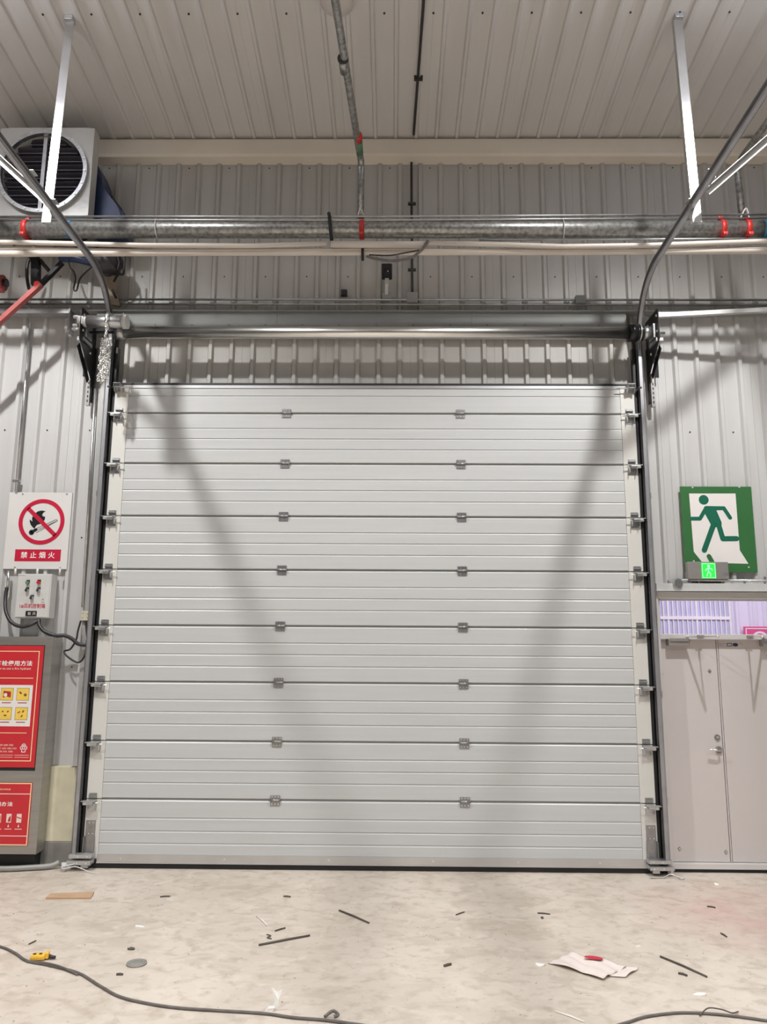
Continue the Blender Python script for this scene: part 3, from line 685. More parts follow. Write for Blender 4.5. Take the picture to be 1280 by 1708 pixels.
b = bm_new(); P = [px(177,462,.03),px(197,460,.03),px(194,487,.03),px(200,510,.03),px(186,508,.03),px(181,485,.03)]; poly(b, P, .03, .04); tag(obj('tan_rag', b, M['tan']), 'tan scrap of lagging hanging under the dark duct', 'rag')
b = bm_new(); tube(b, smoothpts([gp(188,484,.0),gp(191,492,.0),gp(194,497,.0)],4), .012, 8); tag(obj('cable_stub', b, M['cable']), 'short black cable end on the tan lagging', 'cable')
b = bm_new(); tube(b, smoothpts([gp(114,433,-.14),gp(117,445,-.18),gp(124,455),gp(126,466),gp(123,482),gp(128,484),gp(133,466),gp(142,455),gp(152,446,-.2),gp(158,440,-.14)],5), .008, 8); tag(obj('hanging_cable', b, M['cable']), 'thin black cable hanging in a narrow loop under the duct', 'cable')
b = bm_new(); tube(b, smoothpts([gp(52,425),gp(46,440),gp(45,460),gp(48,482)],5), .016, 8); tag(obj('hanging_cable', b, M['cable']), 'black cable left of the dark post at the upper left', 'cable')
o = thing('cable_bundle', 'dark bundle of cables bunched on the cream conduits at left', 'cable')
b = bm_new()
for k in range(5):
    tube(b, smoothpts([gp(42+k*2,428,-.36),gp(46+k,417,-.38),gp(58,414+k,-.38),gp(66+k,424,-.38),gp(66-k,435,-.36)],5), .014, 8)
obj('coil', b, M['tan'], o)
b = bm_new(); tube(b, [gp(60,425,-.36),gp(72,440,-.36),gp(82,452,-.36)], .018, 8); tube(b, [gp(50,425,-.36),gp(56,440,-.36),gp(60,448,-.36)], .02, 8); obj('lead', b, M['cable'], o)
o = thing('boom', 'red diagonal steel boom with black upper end at the left', 'bar')
b = bm_new(); bar(b, gp(-60,590,-.42), gp(69,474,-.42), .04, .055, (0,1,0)); obj('red_arm', b, M['redsteel'], o)
b = bm_new(); bar(b, gp(66,477,-.40), gp(104,438,-.40), .035, .045, (0,1,0)); obj('black_arm', b, M['blacksteel'], o)
b = bm_new(); bar(b, gp(60,476,-.38), gp(60,426,-.38), .075, .05, (0,1,0)); obj('post', b, M['blacksteel'], o)
b = bm_new(); cyl(b, gp(62,474,-.45), gp(62,474,-.38), .03, 14); obj('pivot', b, M['red'], o)
o = thing('red_valve', 'dark red fitting at the left picture edge above the boom', 'valve')
b = bm_new(); q = gp(0,472,-.2); cyl(b,(q.x-.12,q.y,q.z),(q.x+.04,q.y,q.z),.075,18); cyl(b,(q.x+.02,q.y,q.z-.09),(q.x+.02,q.y,q.z+.06),.03,12); obj('body', b, M['redsteel'], o, smooth=False)
b = bm_new(); cyl(b,(q.x+.04,q.y,q.z),(q.x+.07,q.y,q.z),.04,14); obj('cap', b, M['blacksteel'], o)

# ------------------------------------------------------------------ no-fire sign
SY = .075
def c6(x, y, yy=SY): return px(x/4, 760+y/4, yy)
o = thing('no_fire_sign', 'white prohibition sign with crossed out match above the control box', 'sign')
def quad(pts_, y, th, name, m, par, bev=0):
    b = bm_new(); poly(b, pts_, y, th); return obj(name, b, m, par)
x0, x1, z0, z1 = -3.455, -2.856, 2.595, 3.325
b = bm_new(); box(b,x0,x1,SY,SY+.012,z0,z1,.002); obj('board', b, M['signwhite'], o)
cc = c6(278,441); R_ = (c6(431,441)[0]-c6(125,441)[0])/2
cc = ((c6(431,441)[0]+c6(125,441)[0])/2, (c6(278,292)[1]+c6(278,592)[1])/2)
b = bm_new(); ring(b,cc[0],cc[1],R_*.825,R_,SY-.0030,.002,56); d_ = R_*.90/math.sqrt(2)
stroke(b,[(cc[0]-d_,cc[1]+d_*.93),(cc[0]+d_,cc[1]-d_*.93)],R_*.17,SY-.0030,.002,False); obj('prohibition_ring', b, M['signred'], o)
b = bm_new(); FP = [(222,482),(206,462),(199,440),(200,425),(209,433),(216,441),(214,415),(230,390),(252,372),(280,366),(306,372),(292,378),(284,388),(283,402),(298,408),(302,402),(300,425),(290,440),(268,456),(248,462),(238,472),(233,486)]
poly(b,[c6(*p) for p in FP],SY-.0018,.001)
obj('flame', b, M['signblack'], o)
b = bm_new(); q = c6(211,512); disc(b,q[0],q[1],R_*.115,SY-.0018,.001,20)
stroke(b,[c6(216,508),c6(240,494)],R_*.13,SY-.0019,.001)
for P in ([(232,492),(376,426)],[(238,502),(384,434)],[(240,516),(384,434)],[(376,426),(384,434)]): stroke(b,[c6(*p) for p in P],R_*.018,SY-.0018,.001,False)
obj('match', b, M['signblack'], o)
bx0, bz1 = c6(104,625); bx1, bz0 = c6(404,706); bx0 = c6(100,660)[0]; bx1 = c6(406,660)[0]
b = bm_new(); box(b,bx0,bx1,SY-.0015,SY,bz0,bz1); obj('caption_band', b, M['signred'], o)
text('lettering','禁 止 烟 火',c6(138,0)[0]*0+bx0+.13*(bx1-bx0),bx0+.87*(bx1-bx0),bz0+.26*(bz1-bz0),bz0+.80*(bz1-bz0),SY-.0025,M['txtwhite'],o,.012)
b = bm_new()
for p in ((152,256),(447,256),(100,745),(402,750)): q = c6(*p); cyl(b,(q[0],SY,q[1]),(q[0],SY-.004,q[1]),.008,8)
tag(obj('screw', b, M['boxdark'], o), kind='stuff')

# ------------------------------------------------------------------ fan control box
BY = -.03
o = thing('control_box', 'pale grey fan control box with five knobs under the no fire sign', 'control box')
X0_, Z1_ = px(27,957,BY); X1_, Z0_ = px(84,1031,BY); X0_ = (px(29,957,BY)[0]+px(25,1031,BY)[0])/2; X1_ = (px(86,957,BY)[0]+px(82,1031,BY)[0])/2
b = bm_new(); box(b,X0_,X1_,BY,.09,Z0_,Z1_,.004); obj('case', b, M['box'], o)
b = bm_new(); box(b,X0_+.008,X1_-.008,BY-.005,BY,Z0_+.008,Z1_-.008,.002); obj('door', b, M['box'], o)
def c6b(x, y): return px(x/4, 760+y/4, BY)
for (x, y, mc, sq) in ((190,846,'green',1),(264,844,'red',1),(185,896,'boxdark',0),(261,896,'boxdark',0),(217,946,'boxdark',0)):
    q = c6b(x,y); 
    b = bm_new(); box(b,q[0]-.015,q[0]+.015,BY-.012,BY-.004,q[1]-.004,q[1]+.022,.002); k = obj('button' if sq else 'switch', b, M['black'], o)
    b = bm_new(); cyl(b,(q[0],BY-.030,q[1]-.004),(q[0],BY-.006,q[1]-.004),.0155,18); 
    obj('cap', b, M[mc] if sq else M['shiny'], k)
    if not sq:
        b = bm_new(); box(b,q[0]-.003,q[0]+.003,BY-.038,BY-.030,q[1]-.018,q[1]+.008,.001); obj('pointer', b, M['black'], k)
q = c6b(291,945); b = bm_new(); box(b,q[0]-.013,q[0]+.013,BY-.010,BY-.004,q[1]-.045,q[1]+.045,.004); k = obj('lock', b, M['box'], o)
b = bm_new(); cyl(b,(q[0],BY-.013,q[1]-.02),(q[0],BY-.009,q[1]-.02),.007,10); obj('keyhole', b, M['boxdark'], k)
qa = c6b(132,1018); qb = c6b(305,988); text('lettering','1#风机控制箱',qa[0],qb[0],qa[1],qb[1],BY-.0065,M['signred'],o,.01)
qa = c6b(172,1071); qb = c6b(249,1036); b = bm_new(); box(b,qa[0],qb[0],BY-.012,BY-.004,qa[1],qb[1],.004); obj('name_plate', b, M['signblack'], o)
qa = c6b(188,1064); qb = c6b(244,1044); text('lettering','暂 风',qa[0],qb[0],qa[1],qb[1],BY-.0135,M['signwhite'],o,.0)
qa = c6b(128,802); qb = c6b(170,797); b = bm_new(); box(b,qa[0],qb[0],BY-.006,BY-.0045,qb[1]-.004,qb[1]); obj('tiny_print', b, M['boxdark'], o)
b = bm_new()
for x in (103,250,400): q = px(x/4,952,.04); cyl(b,(q[0],.04,q[1]-.04),(q[0],.04,q[1]+.02),.010,10)
tag(obj('gland', b, M['signwhite'], o), kind='stuff')
def cb(x, y, yy=-.02): q = px(x/4,760+y/4,yy); return (q[0],yy,q[1])
b = bm_new(); tube(b,[cb(58,768,.05),cb(52,880,.05)],.013,12); tag(obj('steel_stub', b, M['galv']), 'short steel conduit left of the control box', 'conduit')
b = bm_new(); tube(b, smoothpts([cb(46,880,.05),cb(36,960,.03),cb(40,1040,-.02),cb(75,1110,-.05),cb(140,1140,-.06),cb(205,1128,-.05),cb(262,1095,-.01)],6), .017, 12); tag(obj('flexible_conduit', b, M['cable']), 'thick black flexible conduit looping under the control box', 'cable')
b = bm_new(); tube(b, smoothpts([cb(262,1095,-.01),cb(262,1130,-.04),cb(300,1175,-.06),cb(370,1200,-.06),cb(430,1200,-.05),cb(480,1222,-.04),cb(520,1255,-.03),cb(575,1265,-.02)],6), .017, 12); tag(obj('flexible_conduit', b, M['cable']), 'black flexible conduit running right from the control box to the door jamb', 'cable')
b = bm_new(); tube(b, smoothpts([cb(540,1100,-.0),cb(520,1170,-.01),cb(508,1230,-.02),cb(470,1290,-.02),cb(430,1305,.0),cb(450,1340,-.02),cb(520,1380,-.02),cb(560,1345,-.02),cb(576,1290,-.02),cb(580,1230,-.02)],6), .0085, 8); tag(obj('hanging_cable', b, M['cable']), 'thin black cable looped below the cream junction box', 'cable')
b = bm_new()
tube(b, smoothpts([cb(572,1095,0),cb(576,1150,-.01),cb(582,1210,-.02)],5), .009, 8); tag(obj('hanging_cable', b, M['cable']), 'short black cable dropping straight from the cream junction box', 'cable')
b = bm_new(); tube(b,[cb(556,1100,.02),cb(545,1240,.04)],.010,8); tube(b,[cb(566,1100,.02),cb(560,1240,.04)],.008,8); tag(obj('grey_tubes', b, M['jamb']), 'pair of grey tubes below the cream junction box', 'conduit')
o = thing('junction_box', 'small cream junction box beside the left door jamb', 'junction box')
qa = cb(540,1100,-.01); qb = cb(598,1036,-.01)
b = bm_new(); box(b,qa[0],qb[0],-.01,.05,qa[2],qb[2],.004); obj('case', b, M['plinth'], o)
b = bm_new(); 
for (u,v) in ((.2,.3),(.75,.3),(.2,.75),(.75,.7)): cyl(b,(qa[0]+(qb[0]-qa[0])*u,-.013,qa[2]+(qb[2]-qa[2])*v),(qa[0]+(qb[0]-qa[0])*u,-.009,qa[2]+(qb[2]-qa[2])*v),.005,8)
tag(obj('screw', b, M['boxdark'], o), kind='stuff')

# ------------------------------------------------------------------ hydrant cabinet
CF = -.115; cxr = -2.845; cxl = -3.62; cz0, cz1 = .135, 1.97
o = thing('hydrant_cabinet', 'stainless steel fire hydrant cabinet with red doors at the left edge', 'cabinet')
b = bm_new(); box(b,cxl,cxr,CF,.055,cz0,cz1,.004); obj('body', b, M['steel'], o)
b = bm_new(); box(b,cxl+.01,cxr-.001,.055,.10,.84,cz1-.002); obj('back_frame', b, M['steel'], o)
b = bm_new(); box(b,cxl+.03,cxr-.03,CF+.05,.05,.0,cz0+.01); obj('base', b, M['black'], o)
def cq(x, y, yy=CF): return px(x, y, yy)
def hyd(x,y): return px(x*110/494, 1060+y*380/1708, CF-.006)     # survey of the zoomed view
dx1 = (hyd(330,80)[0]+hyd(258,985)[0])/2; dz1 = hyd(300,78)[1]; dz0 = hyd(200,990)[1]; dx0 = cxl+.06
b = bm_new(); box(b,dx0-.006,dx1+.006,CF-.001,CF+.002,dz0-.028,dz1+.006); obj('door_gap', b, M['black'], o)
d = obj('upper_door', (lambda b:(box(b,dx0,dx1,CF-.006,CF,dz0,dz1,.002),b)[1])(bm_new()), M['posterred'], o); d['label'] = 'red hydrant instruction door'
Y1 = CF-.0072
def flat(par, name, x0,x1,z0,z1, m, y=Y1, th=.001):
    b = bm_new(); box(b,min(x0,x1),max(x0,x1),y,y+th,min(z0,z1),max(z0,z1)); return obj(name, b, m, par)
def frame2d(par, name, x0,x1,z0,z1,w_, m, y=Y1):
    b = bm_new(); box(b,x0,x1,y,y+.001,z0,z0+w_); box(b,x0,x1,y,y+.001,z1-w_,z1); box(b,x0,x0+w_,y,y+.001,z0+w_,z1-w_); box(b,x1-w_,x1,y,y+.001,z0+w_,z1-w_); return obj(name, b, m, par)
ex1 = dx1-.035; frame2d(d,'border',dx0+.035,ex1,dz0+.052,dz1-.045,.007,M['cream'])
W_ = dx1-dx0
za, zb_ = hyd(150,228)[1], hyd(150,188)[1]; xt1 = hyd(244,200)[0]; ch = (hyd(244,200)[0]-hyd(60,200)[0])/4.0
text('lettering','消防栓使用方法', xt1-ch*7, xt1, za, zb_, Y1, M['txtwhite'], d, .018)
text('lettering','How to use a fire hydrant', xt1-ch*6, xt1-.01, hyd(1,260)[1], hyd(1,238)[1], Y1, M['posterpink'], d, .01)
lx1 = hyd(250,318)[0]
flat(d,'rule',dx0+.06,lx1,hyd(0,321)[1],hyd(0,316)[1],M['cream']); flat(d,'rule',dx0+.06,lx1-.02,hyd(0,732)[1],hyd(0,727)[1],M['cream'])
px1 = (hyd(250,370)[0]+hyd(222,680)[0])/2; flat(d,'picture_panel',dx0+.085,px1,hyd(0,680)[1],hyd(0,370)[1],M['posterwhite'],Y1-.0003)
isz = hyd(226,440)[0]-hyd(132,440)[0]
cols = [px1-.028-isz/2-k*(isz*1.27) for k in range(4)]
for r_, (zt1, zt2) in enumerate(((hyd(0,393)[1],hyd(0,486)[1]),(hyd(0,537)[1],hyd(0,632)[1]))):
    for k, xc in enumerate(cols):
        f_ = flat(d,'picture',xc-isz/2,xc+isz/2,zt2,zt1,M['icondark'],Y1-.0008); f2 = flat(f_,'picture_ground',xc-isz/2+.003,xc+isz/2-.003,zt2+.003,zt1-.003,M['yellow'],Y1-.0014)
        zc = (zt1+zt2)/2; b = bm_new(); 
        if (r_,k) == (0,1):
            poly(b,[(xc-.033,zc+.03),(xc+.035,zc+.022),(xc+.035,zc-.03),(xc+.0,zc-.02),(xc-.033,zc-.03)],Y1-.002,.0006); m_ = M['iconred']
        elif (r_,k) == (0,0):
            stroke(b,[(xc-.030,zc+.02),(xc-.012,zc+.005)],.014,Y1-.002,.0006,False); disc(b,xc+.022,zc-.005,.013,Y1-.002,.0006,10); stroke(b,[(xc+.01,zc-.008),(xc+.03,zc-.01)],.008,Y1-.0021,.0006,False); m_ = M['icondark']
        elif (r_,k) == (1,0):
            stroke(b,[(xc-.033,zc+.005),(xc-.01,zc+.018)],.009,Y1-.002,.0006,False); stroke(b,[(xc+.01,zc+.01),(xc+.02,zc+.028)],.012,Y1-.002,.0006,False); stroke(b,[(xc-.0,zc-.03),(xc+.012,zc-.012)],.011,Y1-.002,.0006,False); m_ = M['icondark']
        else:
            stroke(b,[(xc-.03,zc+.022),(xc-.018,zc+.014)],.011,Y1-.002,.0006,False); stroke(b,[(xc+.015,zc+.012),(xc+.028,zc+.022)],.011,Y1-.002,.0006,False); box(b,xc-.012,xc+.012,Y1-.002,Y1-.0014,zc-.022,zc-.010); m_ = M['icondark']
        obj('drawing', b, m_, d)
        if (r_,k) == (0,1):
            b = bm_new(); disc(b,xc-.012,zc-.006,.016,Y1-.0026,.0006,14); obj('drawing', b, M['posterwhite'], d)
        flat(d,'caption',xc-isz*.36,xc+isz*.36,zt2-.024,zt2-.016,M['iconred'],Y1-.0006)
# small print and hydrant emblem
for k, yy in enumerate((822,846,870)): text('lettering', ('消防设施严禁挪用','火警时方可开启使用','损坏照价赔偿处理')[k], hyd(0,0)[0]-.16, hyd((98,122,96)[k],yy)[0], hyd(0,yy+6)[1], hyd(0,yy-7)[1], Y1, M['posterpink'], d, .0)
for k, yy in enumerate((896,912)): flat(d,'caption',hyd(-40,yy)[0],hyd(98-4*k,yy)[0],hyd(0,yy+1.5)[1],hyd(0,yy-1.5)[1],M['posterpink']); flat(d,'caption',hyd(108,yy)[0],hyd(215,yy)[0],hyd(0,yy+1.5)[1],hyd(0,yy-1.5)[1],M['posterpink'])
q = hyd(177,843); s_ = .0165
b = bm_new(); ring(b,q[0],q[1],s_*.5,s_*.85,Y1,.0008,20)
for P in ([(-1,-2.1),(1,-2.1)],[(-.9,-2),(-.9,-.9)],[(.9,-2),(.9,-.9)],[(-.9,-.9),(-1.7,-.4)],[(.9,-.9),(1.7,-.4)],[(-1.7,-.4),(-1.7,.5)],[(1.7,-.4),(1.7,.5)],[(-1.7,.5),(-.9,.8)],[(1.7,.5),(.9,.8)],[(-.9,.8),(-1,1.3)],[(.9,.8),(1,1.3)],[(-1.2,1.2),(1.2,1.2)],[(-1,1.3),(-.5,2)],[(1,1.3),(.5,2)],[(-.5,2),(.5,2)]):
    stroke(b,[(q[0]+x*s_,q[1]+z*s_) for x, z in P],s_*.34,Y1,.0008,False)
obj('hydrant_emblem', b, M['txtwhite'], d)
# lower red panel
lx = (hyd(243,1105)[0]+hyd(205,1570)[0])/2; lz1 = hyd(0,1102)[1]; lz0 = hyd(0,1575)[1]
d2 = flat(o,'lower_door',dx0,lx,lz0,lz1,M['posterred'],CF-.006,.006); d2['label'] = 'red extinguisher instruction door'
frame2d(d2,'border',dx0+.003,lx-.004,lz0+.003,lz1-.003,.008,M['cream'])
flat(d2,'rule',dx0+.03,lx-.012,hyd(0,1190)[1],hyd(0,1184)[1],M['posterpink']); flat(d2,'rule',dx0+.03,lx-.012,hyd(0,1505)[1],hyd(0,1499)[1],M['posterpink'])
text('lettering','灭火器箱 请勿随意挪动 保持畅通', hyd(0,0)[0]-.14, hyd(192,0)[0]-.015, hyd(0,1160)[1], hyd(0,1146)[1], Y1, M['cream'], d2)
xt1 = hyd(106,1260)[0]-.012; text('lettering','灭火器使用办法', xt1-.0265*2*5.4*.55*2.2, xt1, hyd(0,1280)[1], hyd(0,1246)[1], Y1, M['txtwhite'], d2, .02)
for k in range(4):
    xc = hyd(155,1370)[0]-.014-k*.088*1.0; w2 = .021; zt1 = hyd(0,1336)[1]; zt2 = hyd(0,1402)[1]
    f_ = flat(d2,'picture',xc-w2,xc+w2,zt2,zt1,M['posterpink'],Y1-.0004)
    b = bm_new(); poly(b,[(xc-w2*.3,zt2+.005),(xc+w2*.8,zt2+.012),(xc+w2*.7,zt1-.012),(xc-w2*.1,(zt1+zt2)/2)] if k else [(xc-w2*.9,(zt1+zt2)/2+.006),(xc+w2*.9,(zt1+zt2)/2-.006),(xc+w2*.9,(zt1+zt2)/2+.002),(xc-w2*.9,(zt1+zt2)/2+.014)],Y1-.001,.0005); obj('drawing', b, M['iconred'], f_)
    text('lettering','▲',xc-.006,xc+.006,hyd(0,1436)[1],hyd(0,1412)[1],Y1,M['txtwhite'],d2); flat(d2,'caption',xc-.03,xc+.03,hyd(0,1453)[1],hyd(0,1448)[1],M['posterpink'])
text('lettering','广州消防',hyd(66,0)[0]-.012,hyd(130,0)[0]-.012,hyd(0,1536)[1],hyd(0,1518)[1],Y1,M['txtwhite'],d2,.01)
# pipe at the wall foot
o = thing('floor_pipe', 'grey pipe lying along the foot of the wall under the cabinet', 'pipe')
b = bm_new(); tube(b, smoothpts([(-4.3,-.20,.026),(-3.2,-.15,.026),(-2.9,-.10,.026),(-2.74,-.06,.030),(-2.68,-.02,.05)],4), .022, 14); obj('pipe', b, M['boxdark'], o)
b = bm_new(); cyl(b,(-2.60,-.11,.0),(-2.60,-.11,.07),.022,16); tag(obj('floor_bolt', b, M['box']), 'small grey stub on the floor under the lower left door bracket', 'stub')

# ------------------------------------------------------------------ man door with transom on the right
DY = .02
md = thing('door_2', 'pale pinkish steel double door right of the sectional door', 'door', kind='structure')
fx0, fx1 = 2.618, 4.56; ft = 2.405
def mbox(nm, x0,x1,y0,y1,z0,z1,m,par=md,bev=.003): b = bm_new(); box(b,x0,x1,y0,y1,z0,z1,bev); return obj(nm,b,m,par)
mbox('frame_post',2.588,fx0,DY,.16,0,ft,M['frame']); mbox('frame_post',fx1,fx1+.06,DY,.16,0,ft,M['frame'])
mbox('frame_head',2.588,fx1+.06,DY-.005,.16,ft-.055,ft+.0,M['frame']); mbox('transom_bar',fx0,fx1,DY,.16,1.985,2.03,M['frame'])
mbox('drip_strip',fx0-.08,fx1+.08,-.02,.12,ft+.0,ft+.012,M['shiny'],bev=.001); mbox('head_flashing',2.605,fx1+.08,.02,.12,ft+.012,ft+.085,M['wall'],bev=.003)
mbox('sill',fx0,fx1,DY+.01,.16,.03,.075,M['frame']); mbox('threshold_gap',fx0-.06,fx1,.05,.15,.0,.03,M['black'])
LY = .075
def leaf(x0, x1, label):
    p = mbox('leaf',x0+.003,x1-.003,LY,LY+.045,.078,1.983,M['leaf']); p['label'] = label; return p
# first leaf narrow with handle, seam at x=3.13
lf = leaf(fx0,3.135,'door leaf with the lever handle')
rt = leaf(3.150,fx1,'plain door leaf')
mbox('astragal',3.1375,3.1475,LY-.004,LY+.02,.078,1.983,M['leaf'],bev=.002)
def R7(x, y, yy=LY): return px(1040+x*240/820, 980+y*500/1708, yy)
q = R7(543,924); par = lf
b = bm_new(); cyl(b,(q[0],LY-.014,q[1]),(q[0],LY,q[1]),.030,22); h = obj('handle', b, M['hinge'], par)
b = bm_new(); tube(b,[(q[0],LY-.014,q[1]),(q[0],LY-.052,q[1]),(q[0]-.012,LY-.058,q[1]+.001),(q[0]-.10,LY-.056,q[1]+.006)],.0095,10); obj('lever', b, M['shiny'], h)
q = R7(535,853); b = bm_new(); cyl(b,(q[0],LY-.010,q[1]),(q[0],LY,q[1]),.025,20); h = obj('lock', b, M['hinge'], par)
b = bm_new(); cyl(b,(q[0],LY-.016,q[1]),(q[0],LY-.010,q[1]),.012,14); obj('cylinder', b, M['shiny'], h)
for (x, y) in ((218,493),(492,476),(321,1488),(585,1507)):
    q = R7(x,y); b = bm_new(); a = .017; poly(b,[(q[0]-a,q[1]),(q[0],q[1]+a*1.15),(q[0]+a,q[1]),(q[0],q[1]-a*1.15)],LY-.004,.004); h = obj('diamond_plate', b, M['closer'], lf)
    b = bm_new(); cyl(b,(q[0],LY-.008,q[1]),(q[0],LY-.004,q[1]),.007,8); obj('screw', b, M['shiny'], h)
# stamped marks on the top of the leaf
def R4(x, y, yy): return px(1080+x*200/1280, 980+y*200/1280, yy)
q0 = R4(750,628,LY); q1 = R4(835,594,LY)
text('print','HJFM\n2021',q0[0],q1[0],q0[1],q1[1],LY-.0006,M['closer'],lf)
q0 = R4(852,628,LY); q1 = R4(905,594,LY); frame2d(lf,'print',q0[0],q1[0],q0[1],q1[1],.005,M['signblack'],LY-.0012)
q = R4(942,611,LY); b = bm_new(); disc(b,q[0],q[1],.025,LY-.0010,.001,22,.016); obj('print', b, M['fanblue'], lf)
q = R4(1000,608,LY); b = bm_new(); stroke(b,[(q[0]-.012,q[1]+.008),(q[0]+.008,q[1]+.008),(q[0]+.012,q[1]-.012)],.004,LY-.001,.001,False); obj('print', b, M['closer'], lf)
# door closers
def closer(xc, mir, label, par):
    c = mbox('door_closer',xc-.095,xc+.095,LY-.075,LY,1.925,1.985,M['closer'],par,.006); c['label'] = label
    b = bm_new(); box(b,xc-.08,xc+.08,LY-.085,LY-.075,1.965,1.992,.002); cyl(b,(xc+mir*.07,LY-.04,1.983),(xc+mir*.07,LY-.04,2.003),.014,12); obj('cover', b, M['closer'], c)
    b = bm_new(); e = (xc+mir*.23,LY-.36,2.004); bar(b,(xc+mir*.07,LY-.04,2.004),e,.020,.006); bar(b,e,(xc+mir*.20,DY-.002,2.010),.014,.006); cyl(b,(e[0],e[1],1.996),(e[0],e[1],2.013),.011,10); obj('arm', b, M['shiny'], c)
    b = bm_new(); box(b,xc+mir*.20-.03,xc+mir*.20+.03,DY-.02,DY,1.998,2.022,.002); obj('shoe', b, M['closer'], c)
closer(2.775,1,'left grey door closer with folded arm',lf); closer(3.62,-1,'right grey door closer with folded arm',rt)
# transom glass
wd = thing('window_1', 'wide glazed transom above the steel double door', 'window', kind='structure')
mbox('pane',fx0+.012,fx1-.012,.075,.081,2.032,2.348,M['glass'],wd,0)
for a in ((fx0,fx0+.02,2.03,2.35),(fx1-.02,fx1,2.03,2.35)): mbox('window_frame',a[0],a[1],.055,.10,a[2],a[3],M['frame'],wd,.001)
mbox('window_frame',fx0,fx1,.055,.10,2.335,2.352,M['frame'],wd,.001)

# room behind the transom
o = thing('wall_far', 'bright lavender ribbed wall seen through the transom', 'wall', kind='structure')
BW = 3.0
for k in range(8):
    xa = 2.2+k*.9; b = ribbed(xa+.001,xa+.899,0.,3.4,[xa+.09+j*.18 for j in range(5)],.03,.05); obj('wall_sheet', b, M['backwall'], o, (0,BW,0))
tag(obj('floor', (lambda b:(box(b,1.6,9.4,.6,3.4,-.2,0),b)[1])(bm_new()), M['floor']), 'floor of the room behind the double door', 'floor', kind='structure')
tag(obj('ceiling', (lambda b:(box(b,1.6,9.4,.28,3.4,3.4,3.5),b)[1])(bm_new()), M['backwall']), 'ceiling of the room behind the double door', 'ceiling', kind='structure')
tag(obj('wall_side', (lambda b:(box(b,1.6,1.7,.28,3.4,0,3.4),b)[1])(bm_new()), M['backwall']), 'side wall of the room behind the double door', 'wall', kind='structure')
o = thing('window_2', 'gridded blue window in the far lavender wall', 'window', kind='structure')
xl0, xr0 = 3.55, 4.52
Z0, Z1 = px(1150,1060,BW)[1]-.15, px(1150,1001,BW)[1]+.02
nb = 16; stepx = (xr0-xl0)/nb; zm = 2.293
for k in range(nb):
    for za, zb2 in ((Z0,zm-.02),(zm+.02,Z1)):
        mbox('pane',xl0+k*stepx+.008,xl0+(k+1)*stepx-.008,BW-.05,BW-.045,za,zb2,M['backblue'],o,0)
for k in range(nb+1):
    thick = .011 if k in (0,3,9,16) else .006
    mbox('glazing_bar',xl0+k*stepx-thick,xl0+k*stepx+thick,BW-.07,BW-.042,Z0,Z1,M['txtwhite'],o,0)
mbox('crossbar',xl0,xr0,BW-.075,BW-.04,zm-.02,zm+.02,M['txtwhite'],o,.002)
o = thing('pink_sign', 'pink sign with a pale ring on the far wall behind the transom', 'sign')
q = px(1241,1045,BW-.06); b = bm_new(); box(b,q[0],q[0]+.62,BW-.06,BW-.045,q[1]-.6,q[1],.003); obj('board', b, M['pinksign'], o)
b = bm_new(); ring(b,q[0]+.20,q[1]-.17,.085,.11,BW-.064,.003); obj('ring', b, M['txtwhite'], o)
frame2d(o,'border',q[0]+.02,q[0]+.60,q[1]-.58,q[1]-.02,.012,M['txtwhite'],BW-.064)
l = bpy.data.lights.new('room_light','AREA'); l.energy = 135; l.shape='RECTANGLE'; l.size = 3; l.size_y = 1.2; l.color = (.93,.86,1.0)
lo = bpy.data.objects.new('room_light', l); COL.objects.link(lo); lo.location = (4.3,1.5,3.3)

# ------------------------------------------------------------------ exit board + lit exit sign + conduits
EY = .07
def c8(x, y, yy=EY-.002): return px(960+x*320/1242, 760+y*440/1708, yy)
o = thing('exit_board', 'large green and white running man exit board on the right wall', 'sign')
b = bm_new(); P0 = [px(1136,812,EY),px(1252,812,EY),px(1265,955,EY),px(1140,955,EY)]
xL, xR, zB, zT = 2.895, 3.563, 2.597, 3.406
box(b,xL,xR,EY,EY+.012,zB,zT,.002); obj('board', b, M['signgreen'], o)
b = bm_new(); poly(b,[c8(*p) for p in ((737,245),(1038,245),(1066,612),(1122,700),(1000,697),(822,690),(768,622))],EY-.0012,.001); obj('doorway_shape', b, M['posterwhite'], o)
b = bm_new(); YF = EY-.0026; sc = (c8(900,400)[0]-c8(800,400)[0])/100
q = c8(832,286); disc(b,q[0],q[1],32*sc,YF,.001,26)
poly(b,[c8(*p) for p in ((836,330),(845,326),(965,328),(972,352),(914,354),(948,432),(948,452),(905,466),(879,448),(838,372),(830,352))],YF,.001)
stroke(b,[c8(962,340),c8(1003,402)],25*sc,YF-.0004,.001); stroke(b,[c8(846,342),c8(808,408),c8(754,408)],25*sc,YF-.0004,.001)
stroke(b,[c8(898,440),c8(836,612)],34*sc,YF-.0008,.001); stroke(b,[c8(926,440),c8(956,538),c8(1045,537)],33*sc,YF-.0008,.001)
obj('running_figure', b, M['mangreen'], o)
b = bm_new(); stroke(b,[c8(866,652),c8(886,688)],30*sc,YF,.001,True); obj('foot_mark', b, M['signgreen'], o)
b = bm_new()
for p in ((760,206),(1062,204),(768,682),(1124,722)): q = c8(*p); cyl(b,(q[0],EY,q[1]),(q[0],EY-.004,q[1]),.008,8)
tag(obj('screw', b, M['box'], o), kind='stuff')
o = thing('exit_light', 'small grey box sign with a lit green exit symbol', 'sign')
YB = .0
a_ = px(1147,937,YB); c_ = px(1217,966,YB)
b = bm_new(); box(b,a_[0],c_[0],YB,.06,c_[1],a_[1],.004); obj('case', b, M['closer'], o)
